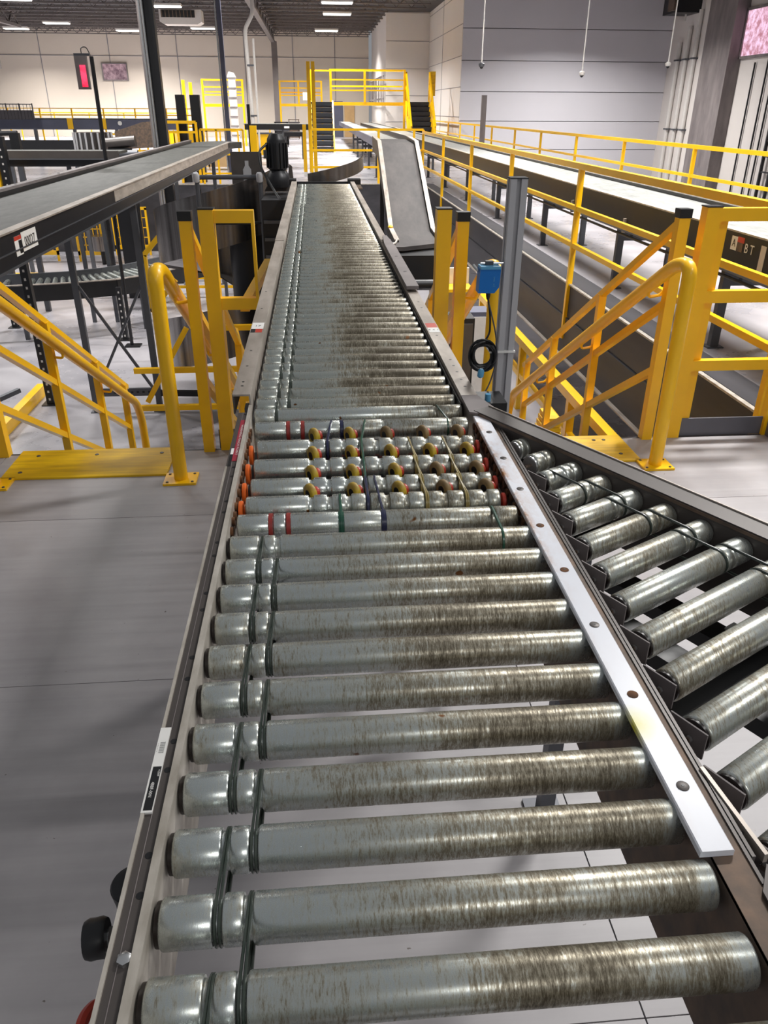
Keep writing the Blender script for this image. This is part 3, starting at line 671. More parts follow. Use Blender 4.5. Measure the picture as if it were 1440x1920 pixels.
# ================================================================== deck stairs and handrails
def stair(x0, x1, labels, y0=4.17, n=9, mirror=False):
    t = thing('stair', labels, 'stairs', ((x0+x1)/2, y0, PIT))
    for k in range(1, n):
        z = -k*.1833; y = y0+(k-1)*.305
        tr = part('tread', MB().box(x0+.03, x1-.03, y+.04, y+.34, z-.035, z), 'stair', t)
        part('nosing', MB().box(x0+.03, x1-.03, y+.035, y+.075, z-.001, z+.004), 'yellow', tr)
    for x in (x0, x1-.03):
        part('stringer', MB().prism([(y0+.04, -.42), (y0+.04, -.20), (y0+.10, -.20), (y0+2.80, PIT+.18), (y0+2.80, PIT), (y0+2.45, PIT)], 'x', x, x+.03), 'fascia', t)
    return t
stair(-1.68, -.80, 'left flight of steps going down beyond the left yellow plate')
stair(.90, 1.86, 'right flight of steps going down beyond the right yellow plate')
def plate(x0, x1, lb, bolts):
    t = thing('step_plate', lb, 'step plate', ((x0+x1)/2, 4, 0))
    part('plate', MB().prism([(3.83, 0), (4.20, 0), (4.20, .012), (3.835, .012), (3.83, .009)], 'x', x0, x1), 'yellow_worn', t)
    part('nose', MB().box(x0, x1, 4.19, 4.2, -.05, .0), 'yellow_worn', t)
    for x, y in bolts: part('bolt', MB().lathe((x, y, .012), (0, 0, 1), [(0, .012), (.003, .01)], 10), 'dark', t)
plate(-1.71, -.845, 'worn yellow top step plate at the left stair', ((-1.6, 4.12), (-1.63, 3.9), (-1.28, 4.12), (-.92, 4.12)))
plate(.93, 1.775, 'worn yellow top step plate at the right stair', ((1.66, 4.13), (1.6, 4.13), (1.69, 3.92), (1.2, 3.92)))
SL = .578
def pipe_rail(x, lb, yend=6.95, foot=True):
    t = thing('pipe_handrail', lb, 'handrail', (x, 3.77, 0))
    y0 = 3.77; zt = 1.075
    pts = [(x, y0, .01), (x, y0, zt), (x, y0+.16, zt-.02), (x, yend, zt-SL*(yend-y0-.16))]
    zE = pts[-1][2]
    if foot: pts.append((x, yend+.12, zE-.22)); pts.append((x, yend+.14, PIT))
    part('pipe', MB().tube(bez(pts, .17, 8), .036, 16), 'yellow', t)
    part('base_plate', MB().prism([(x-.085, y0-.07), (x+.085, y0-.07), (x+.085, y0+.07), (x-.085, y0+.07)], 'z', 0, .012), 'yellow', t)
    for a in (-.065, .065):
        for b in (-.05, .05): part('bolt', MB().lathe((x+a, y0+b, .012), (0, 0, 1), [(0, .008), (.004, .007)], 6), 'dark', t)
    for yy in (4.22, 5.2, 6.2):
        zz = zt-SL*(yy-y0-.16)
        sgn = -1 if x in (-1.72, .86) else 1
        part('rail_bracket', MB().tube(bez([(x, yy, zz-.035), (x, yy, zz-.08), (x+sgn*.07, yy, zz-.07), (x+sgn*.09, yy, zz-.04)], .03, 4), .009, 6), 'yellow', t)
pipe_rail(-.76, 'thick yellow pipe handrail with bolted foot on the right of the left stair')
pipe_rail(-1.72, 'yellow pipe handrail along the outer side of the left stair')
pipe_rail(1.83, 'thick yellow pipe handrail with bolted foot on the right of the right stair')
pipe_rail(.86, 'yellow pipe handrail behind the blue sensor')
def stair_guard(x, lb, side, black=True, z0=1.24):
    """square-tube guard that follows the stair; posts down to the stringer"""
    t = thing('stair_guard', lb, 'guardrail', (x, 4.15, 0))
    y0, y1 = 4.17, 7.0
    part('post', MB().box(x-.03, x+.03, 4.14, 4.2, -.2, z0+.01), 'yellow', t)
    if black: part('post_cap', MB().box(x-.034, x+.034, 4.136, 4.204, z0+.0, z0+.045), 'black', t, 'black post cap')
    for off in (0, .42, .80):
        part('rail', MB().bar((x, y0, z0-.02-off), (x, y1-off*.15, z0-.02-off-SL*(y1-off*.15-y0)), .04), 'yellow', t)
    for yy in (5.2, 6.15, 6.9):
        zz = z0-SL*(yy-y0)
        part('post', MB().box(x-.025, x+.025, yy-.025, yy+.025, max(zz-1.42, PIT), zz-.02), 'yellow', t)
stair_guard(-1.80, 'yellow square-tube stair guard at the far left of the left stair', -1, False, 1.12)
stair_guard(-.655, 'yellow stair guard with black-capped post left of the main conveyor', 1, True, 1.25)
stair_guard(1.93, 'yellow stair guard with grey-capped post on the right stair', 1, True, 1.25)
stair_guard(.755, 'yellow stair guard right of the main conveyor by the blue sensor', -1, True, 1.24)
# gates / short guards over the toe plates
g = thing('safety_gate', 'yellow rectangular guard frame between left stair and main conveyor', 'guardrail', (-.45, 4.2, 0))
part('post', MB().box(-.59, -.515, 4.16, 4.235, -.15, 1.30), 'yellow', g); part('post_cap', MB().box(-.593, -.512, 4.157, 4.238, 1.30, 1.306), 'black', g)
part('top_rail', MB().box(-.515, -.315, 4.17, 4.225, 1.235, 1.295), 'yellow', g)
part('side_bar', MB().box(-.33, -.315, 4.17, 4.225, .1, 1.235), 'yellow', g)
part('lower_rail', MB().box(-.515, -.33, 4.17, 4.225, .80, .86), 'yellow', g)
part('diagonal_rail', MB().bar((-.40, 4.24, .80), (-.36, 5.9, .75), .05), 'yellow', g)
part('low_rail', MB().bar((-.50, 4.24, .30), (-.30, 4.24, .30), .05), 'yellow', g)
part('toe_plate', MB().box(-.60, -.25, 4.19, 4.20, 0, .115), 'toe', g, 'grey toe plate')
g = thing('safety_gate', 'short yellow guard post pair right of the main conveyor before the incline', 'guardrail', (.66, 4.2, 0))
part('post', MB().box(.615, .69, 4.12, 4.195, -.15, 1.30), 'yellow', g); part('post_cap', MB().box(.612, .693, 4.117, 4.198, 1.30, 1.306), 'black', g)
part('low_rail', MB().bar((.44, 4.22, .40), (.62, 4.22, .40), .05), 'yellow', g)
part('toe_plate', MB().box(.43, .75, 4.19, 4.20, 0, .115), 'toe', g)
g = thing('safety_gate', 'large yellow guard frame beside the right stair at the right picture edge', 'guardrail', (2.3, 4.2, 0))
part('post', MB().box(2.055, 2.135, 4.16, 4.235, .0, 1.30), 'yellow', g); part('post_cap', MB().box(2.052, 2.138, 4.157, 4.238, 1.30, 1.306), 'black', g)
part('post', MB().box(2.145, 2.20, 4.20, 4.25, .0, 1.24), 'yellow', g)
part('top_rail', MB().box(2.135, 2.72, 4.165, 4.225, 1.23, 1.295), 'yellow', g)
part('mid_rail', MB().box(2.135, 2.72, 4.17, 4.22, .80, .865), 'yellow', g)
part('low_rail', MB().box(2.135, 2.72, 4.17, 4.22, .41, .47), 'yellow', g)
part('post', MB().box(2.66, 2.72, 4.165, 4.225, 0, 1.30), 'yellow', g)
part('toe_plate', MB().box(2.02, 2.68, 4.19, 4.20, 0, .11), 'toe', g, 'grey toe plate')
part('toe_plate', MB().box(2.68, 2.69, 3.4, 4.20, 0, .11), 'toe', g, 'grey toe plate turning along the deck')

def guardrail(pts, posts, lb, zt=1.2, mids=(.8, .4), w=.045, top=.05, z0=0, drop=0, m='yellow'):
    t = thing('guardrail', lb, 'guardrail', (pts[0][0], pts[0][1], z0))
    for a, b in zip(pts, pts[1:]):
        part('top_rail', MB().bar((a[0], a[1], z0+zt), (b[0], b[1], z0+zt), top), m, t)
        for h in mids: part('mid_rail', MB().bar((a[0], a[1], z0+h), (b[0], b[1], z0+h), w*.85), m, t)
    for (x, y) in posts: part('post', MB().box(x-w/2, x+w/2, y-w/2, y+w/2, z0-drop, z0+zt), m, t)
    return t
guardrail([(2.84, 3.3), (2.84, 21.95)], [(2.84, y) for y in (4.52, 8.74, 11.95, 15.12, 18.5)], 'long yellow guardrail along the edge beam before the right conveyor', 1.22, (.80, .42), .055, .06, 0, .62)
guardrail([(2.84, 22.0), (-.05, 22.0)], [(2.84, 22.0), (2.6, 22.0), (1.68, 22.0), (-.05, 22.0)], 'yellow cross guardrail at the pit end in front of the crossover stairs', 1.28, (.80, .40), .06, .055, 0, .7)
guardrail([(6.3, 9), (6.3, 56)], [(6.3, y) for y in (10.4, 13.6, 16.85, 20.05, 23.3, 26.4, 29.9, 33.2, 36.5, 39.8)], 'far yellow guardrail beyond the right conveyor along the panelled wall', 1.22, (.78,), .055, .06)
guardrail([(-1.78, 22), (-2.85, 22)], [(-1.78, 22), (-2.45, 22), (-2.85, 22)], 'short yellow guardrail at the end of the left conveyor', 1.27, (.7, .25), .05, .05, 0, .7)
guardrail([(-2.98, 22.3), (-3.95, 22.4)], [(-2.98, 22.3), (-3.45, 22.35), (-3.95, 22.4)], 'yellow guard panel beside the steel pillar foot', 1.43, (1.2,), .06, .07, 0, .5)
# lower-level yellow
guardrail([(-8, 16.3), (-1.2, 16.1)], [(-7, 16.3), (-4.7, 16.2), (-3.0, 16.2), (-1.3, 16.1)], 'low yellow barrier crossing the lower floor behind the curved conveyor', .42, (.2,), .06, .12, PIT)
solo('floor_barrier', MB().bar((-3.72, 7.6, PIT+.07), (-3.72, 10.2, PIT+.07), .10, .14), 'yellow', 'yellow floor barrier beam at the lower left on the lower floor', 'barrier')
guardrail([(2.5, 5.3), (2.5, 12.5)], [(2.5, 5.5), (2.5, 7.2), (2.5, 9.2), (2.5, 11.8)], 'yellow lower level rail under the right edge beam', .86, (.45,), .08, .09, PIT)
for i, (x, y, w_, h, lb) in enumerate(((-5.9, 20.4, .65, .75, 'yellow mesh guard panel on the lower floor under the left conveyor'), (-5.2, 21.3, .9, .95, 'farther yellow mesh guard panel beyond the small drum'), (-7.2, 20.5, .8, .8, 'yellow mesh guard panel at the far left on the lower floor'))):
    t = thing('mesh_guard', lb, 'guard', (x, y, PIT))
    part('frame', MB().box(x, x+w_, y, y+.05, PIT+.15, PIT+.25).box(x, x+w_, y, y+.05, PIT+h+.15, PIT+h+.22).box(x, x+.05, y, y+.05, PIT, PIT+h+.2).box(x+w_-.05, x+w_, y, y+.05, PIT, PIT+h+.2), 'yellow', t)
    for k in range(1, 6): part('mesh_bar', MB().box(x+k*w_/6-.01, x+k*w_/6+.01, y+.01, y+.03, PIT+.2, PIT+h+.2), 'yellow', t)
    for k in range(1, 4): part('mesh_bar', MB().box(x, x+w_, y+.01, y+.03, PIT+.2+k*h/4-.01, PIT+.2+k*h/4+.01), 'yellow', t)
lt = thing('lattice_guard', 'yellow slanted lattice guard frame between left legs and spiral chute', 'guard', (-2.2, 11.5, PIT))
for a, b in (((-2.3, 11.6, .05), (-1.75, 11.6, .62)), ((-2.3, 11.6, -.75), (-2.3, 11.6, .05)), ((-1.75, 11.6, .62), (-1.7, 11.6, -.6)), ((-2.3, 11.6, -.75), (-1.9, 11.6, -.3))):
    part('bar', MB().bar((a[0]-.15, a[1], a[2]-.15), (b[0]-.15, b[1], b[2]-.15), .07), 'yellow', lt)
sc2 = thing('low_stair_rail', 'yellow braced rail on the lower floor behind the left pipe handrail', 'guardrail', (-1, 8.6, PIT))
for a, b in (((-2.0, 8.2, -.75), (-.5, 8.2, -.75)), ((-2.0, 8.0, -1.1), (-.5, 8.0, -1.1)), ((-1.9, 8.2, -1.1), (-1.4, 8.2, -.3)), ((-.9, 8.2, -.3), (-.55, 7.2, -1.45)), ((-1.2, 8.2, -.3), (-.5, 8.2, -.3))):
    part('bar', MB().bar(a, b, .055), 'yellow', sc2)

# ================================================================== right conveyor on the far deck
def leg_frame(t, x0, x1, y, ztop, zb, m='post', brace=.55):
    for x in (x0, x1):
        part('leg', MB().box(x-.035, x+.035, y-.03, y+.03, zb+.01, ztop), m, t)
        part('foot_plate', MB().box(x-.07, x+.07, y-.06, y+.06, zb, zb+.01), m, t)
    b = part('perforated_brace', MB().box(x0, x1, y-.015, y+.015, zb+brace-.05, zb+brace+.05), m, t)
    n = int((x1-x0)/.07)
    hm = MB()
    for k in range(n): hm.box(x0+.03+k*.07, x0+.06+k*.07, y-.018, y+.018, zb+brace-.012, zb+brace+.012)
    part('slot', hm, 'black', b)
rc = thing('belt_conveyor', 'long pale belt conveyor on the right deck behind the guardrails', 'conveyor', (3.55, 20, 0))
part('belt', MB().box(3.26, 3.86, 2.5, 58, .915, .935), 'belt_light', rc)
part('side_frame', MB().box(3.2, 3.25, 2.5, 58, .70, .93), 'blacksteel', rc); part('side_frame', MB().box(3.87, 3.92, 2.5, 58, .70, .97), 'blacksteel', rc)
part('side_lip', MB().box(3.195, 3.262, 2.5, 58, .93, .942), 'lip', rc); part('side_lip', MB().box(3.86, 3.925, 2.5, 58, .97, .98), 'lip', rc)
part('lower_tube', MB().cyl((3.18, 2.5, .655), (3.18, 58, .655), .022, 8), 'post', rc)
part('lower_tube', MB().cyl((3.185, 2.5, .60), (3.185, 40, .60), .014, 8), 'blacksteel', rc)
for y in (3.4, 6.1, 8.5, 11.5, 14.6, 17.7, 20.8, 24, 27.2, 30.4, 34, 38, 42): leg_frame(rc, 3.27, 3.85, y, .72, 0)
def side_label(x, y0, y1, z0, z1, m, parent, label=None): return part('label_sticker', MB().box(x-.002, x, y0, y1, z0, z1), m, parent, label)
side_label(3.2, 5.91, 6.0, .80, .90, 'white', rc, 'white sticker with red and black marks'); side_label(3.2, 5.81, 5.91, .865, .905, 'redp', rc); side_label(3.2, 5.82, 5.9, .80, .865, 'rustrail', rc)
text('A', .08, 'dark', rc, mw=frame((3.1970, 5.955, .85), (0, -1, 0), (0, 0, 1)))
text('B T', .095, 'white', rc, mw=frame((3.1975, 5.72, .835), (0, -1, 0), (0, 0, 1)))
side_label(3.2, 5.49, 5.56, .71, .89, 'pipe', rc); side_label(3.2, 5.33, 5.42, .80, .90, 'white', rc, 'second white sticker with the letter A')
text('A', .08, 'dark', rc, mw=frame((3.1970, 5.375, .845), (0, -1, 0), (0, 0, 1)))
for y in (6.8, 8.2, 10.0): part('small_bracket', MB().box(3.17, 3.2, y, y+.03, .62, .76), 'galv', rc)
rc2 = thing('belt_conveyor', 'second pale belt conveyor passing under the crossover platform', 'conveyor', (2.1, 30, 0))
part('belt', MB().box(1.75, 2.35, 23, 56, .99, 1.01), 'belt_light', rc2)
part('side_frame', MB().box(1.7, 1.75, 23, 56, .8, 1.02), 'bluegrey', rc2); part('side_frame', MB().box(2.35, 2.4, 23, 56, .8, 1.02), 'blacksteel', rc2)
for y in (24, 27.5, 31, 34.5, 38): leg_frame(rc2, 1.78, 2.32, y, .8, 0)
# incline belt
ib = thing('incline_belt_conveyor', 'dark inclined belt conveyor rising to the right of the main conveyor', 'conveyor', (1.2, 11, PIT))
ip = [(9.55, .33), (10.35, .36), (12.3, 1.30), (13.4, 1.33)]
def ramp(x0, x1, dz, th, pts=ip): return MB().prism([(y, z+dz) for y, z in pts]+[(y, z+dz-th) for y, z in reversed(pts)], 'x', x0, x1)
part('belt', ramp(.98, 1.46, 0, .03), 'belt_dark', ib); part('side_frame', ramp(.925, .975, .035, .2), 'blacksteel', ib); part('side_frame', ramp(1.465, 1.515, .035, .2), 'blacksteel', ib)
part('side_lip', ramp(.922, .978, .047, .012), 'galv', ib); part('side_lip', ramp(1.462, 1.518, .047, .012), 'galv', ib)
part('transfer_tail', MB().prism([(.55, 9.2), (1.0, 9.2), (1.5, 9.5), (1.5, 9.62), (.95, 9.62), (.62, 9.4)], 'z', .30, .345), 'belt_dark', ib)
part('tail_lip', MB().tube(bez([(.56, 9.18, .36), (.9, 9.3, .36), (.96, 9.62, .37)], .12), .012, 8), 'lip', ib)
part('yellow_knob', MB().lathe((.945, 10.35, .40), (0, 0, 1), [(0, .03), (.02, .035), (.035, .02)], 10), 'yellow', ib)
part('bolt_post', MB().lathe((.86, 9.7, .2), (0, 0, 1), [(0, .03), (.12, .03), (.13, .045), (.16, .03)], 10), 'post', ib)
part('drive_box', MB().box(.62, 1.5, 9.0, 9.5, -.1, .28), 'black', ib)
for k in range(3): part('carry_roller', MB().cyl((.85, 8.2+k*.22, .12-.05*k), (1.35, 8.2+k*.22, .12-.05*k), .05, 12), 'blacksteel', ib)
for x in (1.0, 1.45):
    for y, zt in ((9.8, .15), (12.4, 1.1)): part('leg', MB().box(x-.03, x+.03, y-.03, y+.03, PIT, zt), 'blacksteel', ib)
side = part('warning_label', MB().box(.70, .80, 8.985, 8.998, .16, .24), 'white', ib); side['label'] = 'white label on black drive box'
# curved side guide and hoses between
sg = thing('merge_conveyor_frame', 'dark merge conveyor frame squeezed between main conveyor and right posts', 'conveyor', (.6, 5.5, PIT))
part('side_frame', MB().tube(bez([(.47, 7.5, .62), (.62, 7.3, .60), (.66, 6.6, .56), (.62, 4.6, .50)], .3), .022, 8), 'alu', sg)
part('side_frame', MB().tube(bez([(.47, 7.2, .66), (.56, 7.1, .64), (.58, 6.4, .60), (.55, 4.6, .54)], .3), .018, 8), 'blacksteel', sg)
part('bed', MB().box(.44, .62, 4.5, 7.0, .38, .46), 'black', sg)
for k in range(9): part('carry_roller', MB().cyl((.45, 4.7+k*.25, .49), (.60, 4.7+k*.25, .49), .03, 10), 'post', sg)
for y in (4.8, 6.6): part('leg', MB().box(.50, .56, y, y+.05, PIT, .38), 'blacksteel', sg)

# ================================================================== left conveyor
lc = thing('belt_conveyor', 'long grey belt conveyor descending the left side above the lower floor', 'conveyor', (-2.4, 10, PIT))
part('belt', MB().box(-2.80, -2.0, 1.5, 20, 1.02, 1.035), 'belt_grey', lc)
part('side_frame', MB().box(-1.985, -1.94, 1.5, 20, .83, 1.045), 'blacksteel', lc, 'black side channel'); part('side_frame', MB().box(-2.86, -2.81, 1.5, 20, .83, 1.075), 'blacksteel', lc)
part('side_lip', MB().box(-2.0, -1.925, 1.5, 20, 1.045, 1.056), 'galv', lc, 'worn pale side lip'); part('side_lip', MB().box(-2.875, -2.80, 1.5, 20, 1.075, 1.10), 'column', lc)
part('side_trim', MB().box(-1.94, -1.93, 1.5, 20, .925, .932), 'post', lc); part('side_trim', MB().box(-1.94, -1.928, 1.5, 20, .828, .84), 'post', lc)
part('scuffed_panel', MB().box(-1.94, -1.934, 8.2, 19.5, .94, 1.044), 'galv', lc, 'scuffed bare metal side panel')
for y in (5.3, 6.4, 7.0, 8.2, 9.6): part('rivet', MB().cyl((-2.84, y, 1.099), (-2.84, y, 1.104), .014, 8), 'black', lc)
pts_o = [(-2.82+ .0, 20)] + [(-2.82+1.15*(1-math.cos(math.radians(6*k))), 20+1.15*1.3*math.sin(math.radians(6*k))) for k in range(1, 11)]
pts_i = [(-1.97, 20)] + [(-1.97+.5*(1-math.cos(math.radians(6*k))), 20+.75*math.sin(math.radians(6*k))) for k in range(1, 11)]
part('curve_bed', MB().prism(pts_o+pts_i[::-1], 'z', .9, 1.035), 'belt_grey', lc)
leg_frame(lc, -2.83, -2.05, 9.45, .84, PIT, brace=.25); leg_frame(lc, -2.83, -2.05, 17.4, .84, PIT, brace=.4); leg_frame(lc, -2.83, -2.05, 4.6, .84, PIT, brace=.4)
part('x_brace', MB().bar((-2.8, 9.45, -.1), (-2.08, 9.45, -1.4), .03), 'post', lc); part('x_brace', MB().bar((-2.08, 9.45, -.1), (-2.8, 9.47, -1.4), .03), 'post', lc)
part('sway_brace', MB().bar((-2.05, 9.45, -1.42), (-.7, 9.3, -1.42), .05, .07), 'blacksteel', lc)
s_ = part('label_sticker', MB().box(-1.9395, -1.9375, 5.50, 5.80, .90, 1.02), 'white', lc, 'white serial number sticker')
part('label_sticker', MB().box(-1.9395, -1.9375, 5.36, 5.49, .89, 1.01), 'white', lc); part('label_sticker', MB().box(-1.9380, -1.9365, 5.36, 5.49, .985, 1.01), 'redp', lc); part('label_sticker', MB().box(-1.9380, -1.9365, 5.43, 5.49, .90, .98), 'black', lc)
text('00027', .085, 'dark', lc, mw=frame((-1.9365, 5.65, .955), (0, 1, 0), (0, 0, 1)))
# perforated uprights on the lower floor
def perf_post(x, y, z0, z1, lb, w_=.09):
    t = thing('perforated_post', lb, 'post', (x, y, z0))
    part('shaft', MB().box(x-w_/2, x+w_/2, y-w_/2, y+w_/2, z0+.012, z1), 'blacksteel', t)
    hm = MB(); n = int((z1-z0)/.10)
    for k in range(n): hm.box(x-.012, x+.012, y-w_/2-.002, y-w_/2+.002, z0+.06+k*.10, z0+.09+k*.10)
    part('slot', hm, 'pipe', t, 'row of light slots'); part('foot_plate', MB().box(x-.1, x+.1, y-.1, y+.1, z0, z0+.012), 'blacksteel', t)
perf_post(-3.49, 9.79, PIT, .95, 'black perforated post standing behind the left stair rail')
perf_post(-5.28, 13.85, PIT, .88, 'farther black perforated post at the left edge')
perf_post(-3.45, 6.6, PIT, -.55, 'short black perforated post at the lower left corner', .07)
perf_post(-3.2, 12.9, PIT, -.8, 'black perforated post supporting the curved conveyor', .08)
perf_post(-4.75, 13.4, .4, 1.35, 'black perforated upright with yellow strip at the left edge', .12)
solo('yellow_post', MB().box(-4.95, -4.83, 13.3, 13.4, .3, 1.0), 'yellow', 'bright yellow strip post beside the black perforated upright', 'post')
solo('frame_beam', MB().bar((-3.55, 9.0, -1.2), (-4.6, 7.2, -1.35), .05), 'post', 'slanted grey floor brace at the left edge below the stair rail', 'brace')
# curved lower roller conveyor
cc = thing('curved_roller_conveyor', 'black low roller conveyor curving behind the left conveyor legs', 'conveyor', (-3, 13.5, PIT))
front = [(-6.5, 12.55), (-4.6, 12.85), (-3.95, 13.0), (-3.3, 13.25), (-2.75, 13.75), (-2.3, 14.5), (-1.6, 15.4)]
back = [(-6.6, 13.2), (-4.7, 13.5), (-4.15, 13.65), (-3.7, 13.95), (-3.3, 14.35), (-2.9, 15.0), (-2.2, 15.9)]
def ribbon(pl, w_, z0, z1, m, nm, parent, label=None):
    mb = MB()
    for a, b in zip(pl, pl[1:]):
        mb.bar((a[0], a[1], (z0+z1)/2), (b[0], b[1], (z0+z1)/2), w_, z1-z0)
    return part(nm, mb, m, parent, label)
ribbon(front, .05, -1.0, -.75, 'black', 'side_frame', cc, 'black front side channel'); ribbon(back, .05, -.95, -.68, 'post', 'side_frame', cc)
ribbon(front, .06, -.75, -.735, 'galv', 'side_lip', cc)
nr = 0
for s in range(len(front)-1):
    for q in range(5):
        f = q/5; a = Vector(front[s]).lerp(Vector(front[s+1]), f); b = Vector(back[s]).lerp(Vector(back[s+1]), f)
        part('roller', MB().cyl((a.x, a.y, -.79), (b.x, b.y, -.79), .04, 8), 'roller_b', cc)
for x, y in ((-3.0, 13.6), (-2.9, 14.6), (-4.8, 13.0), (-1.8, 15.6)): part('leg', MB().box(x-.03, x+.03, y-.03, y+.03, PIT, -.9), 'post', cc)
# small drum on the lower floor
sd = thing('steel_drum_guard', 'small stainless drum guard on the lower floor beyond the curved conveyor', 'drum', (-5.2, 20, -1.4))
part('shell', MB().lathe((-5.2, 20, -1.32), (0, 0, 1), [(0, .24), (.34, .24), (.34, .2)], 24), 'stainless', sd)
part('stand', MB().cyl((-5.2, 20, PIT), (-5.2, 20, -1.32), .05, 8), 'blacksteel', sd)

# ================================================================== spiral chute and motor
def spiral(cx, cy, r, z0, z1, a0, a1, h, n=48, th=.012, ri=None):
    mb = MB(); vs = []; fs = []
    for i in range(n+1):
        t_ = i/n; a = a0+(a1-a0)*t_; z = z0+(z1-z0)*t_
        for rr in (r, r-th):
            for zz in (z, z+h): vs.append((cx+rr*math.cos(a), cy+rr*math.sin(a), zz))
    for i in range(n):
        o = i*4; p = o+4
        fs += [(o, o+1, p+1, p), (o+2, p+2, p+3, o+3), (o+1, o+3, p+3, p+1), (o, p, p+2, o+2)]
    fs += [(0, 2, 3, 1), (n*4, n*4+1, n*4+3, n*4+2)]
    return mb.add(vs, fs)
def spiral_floor(cx, cy, r, ri, z0, z1, a0, a1, n=48):
    vs = []; fs = []
    for i in range(n+1):
        t_ = i/n; a = a0+(a1-a0)*t_; z = z0+(z1-z0)*t_
        for rr in (ri, r):
            for zz in (z, z+.015): vs.append((cx+rr*math.cos(a), cy+rr*math.sin(a), zz))
    for i in range(n):
        o = i*4; p = o+4; fs += [(o+1, o+3, p+3, p+1), (o, p, p+2, o+2), (o, o+1, p+1, p), (o+2, p+2, p+3, o+3)]
    fs += [(0, 2, 3, 1), (n*4, n*4+1, n*4+3, n*4+2)]
    return MB().add(vs, fs)
sp = thing('spiral_chute', 'stainless spiral chute between the left conveyor and the main conveyor', 'chute', (-1.15, 10, PIT))
cx, cy = -1.12, 10.0
A = math.radians
part('outer_guard', spiral(cx, cy, .80, -1.25, .72, A(-540), A(20), .62, 96), 'stainless', sp, 'curved stainless outer guard sheet')
part('chute_floor', spiral_floor(cx, cy, .79, .28, -1.2, .74, A(-540), A(20), 96), 'stainless', sp)
part('core', MB().lathe((cx+.32, cy, PIT), (0, 0, 1), [(0, .27), (2.55, .27), (2.56, .2)], 24), 'blacksteel', sp, 'dark core column')
pl = part('head_plate', MB().prism([(-.93, .90), (-.585, .90), (-.585, 1.3), (-.60, 1.32), (-.93, 1.32)], 'y', 9.55, 9.58), 'dark', sp, 'dark head plate with bottle-shaped slot')
part('head_slot', MB().prism([(-.80, 1.0), (-.71, 1.0), (-.71, 1.14), (-.735, 1.18), (-.735, 1.23), (-.775, 1.23), (-.775, 1.18), (-.80, 1.14)], 'y', 9.545, 9.552), 'alu', pl)
sf = thing('guard_stand', 'thin grey pipe frame with elbow fittings around the spiral chute', 'frame', (-.9, 9.0, PIT))
part('top_pipe', MB().tube(bez([(-1.25, 9.0, PIT), (-1.25, 9.0, 1.10), (-.58, 9.0, 1.10), (-.58, 9.0, PIT)], .05, 4), .024, 10), 'post', sf)
part('cross_pipe', MB().cyl((-1.25, 9.0, .64), (-.58, 9.0, .64), .018, 8), 'blacksteel', sf)
for x in (-1.25, -.585): part('elbow', MB().lathe((x, 8.985, 1.06), (0, -.3, 1), [(0, .034), (.07, .036), (.09, .025)], 12), 'alu', sf, 'bright elbow fitting')
mo = thing('drive_motor', 'black upright gear motor at the far end of the main conveyor', 'motor', (-.40, 9.1, 1.0))
part('motor_body', MB().lathe((-.39, 9.05, 1.17), (0, 0, 1), [(0, .09), (.01, .1), (.28, .1), (.30, .095), (.345, .07), (.35, .03)], 28), 'blacksteel', mo)
for k in range(16):
    a = 2*math.pi*k/16; part('cooling_fin', MB().obox((-.39+.105*math.cos(a), 9.05+.105*math.sin(a), 1.31), ((math.cos(a), math.sin(a), 0), (-math.sin(a), math.cos(a), 0), (0, 0, 1)), .012, .004, .12), 'blacksteel', mo)
part('gearbox', MB().lathe((-.39, 9.05, 1.0), (0, 0, 1), [(0, .12), (.05, .13), (.12, .12), (.17, .08)], 16), 'blacksteel', mo)
part('mount_plate', MB().prism([(-.55, .95), (-.22, .95), (-.24, 1.2), (-.27, 1.22), (-.30, 1.0), (-.52, 1.0)], 'y', 9.12, 9.15), 'dark', mo)
part('cable', MB().tube(bez([(-.49, 9.0, 1.42), (-.58, 8.95, 1.35), (-.56, 8.9, 1.2), (-.42, 8.7, .98), (-.30, 8.4, .85)], .12), .012, 8), 'black', mo)
part('cable_box', MB().box(-.53, -.49, 9.0, 9.1, 1.28, 1.36), 'post', mo)
st = thing('shelf_stack', 'dark stepped machine housing left of the main conveyor end', 'machine', (-.45, 8.2, PIT))
part('housing', MB().box(-.545, -.25, 8.4, 9.3, PIT, .93), 'blacksteel', st)
for k in range(4): part('step_bar', MB().box(-.53, -.27, 8.36, 8.4, .20+k*.17, .23+k*.17), 'post', st)
ch = thing('end_chute', 'curved stainless end chute at the head of the main conveyor', 'chute', (.1, 9.3, .9))
part('sheet', spiral(.02, 9.75, .55, .98, 1.16, A(-100), A(0), .14, 20), 'stainless', ch)
part('floor_sheet', MB().box(-.2, .5, 8.75, 9.2, 1.0, 1.01), 'stainless', ch)
part('stand', MB().box(-.1, .3, 9.1, 9.2, PIT, 1.0), 'blacksteel', ch)

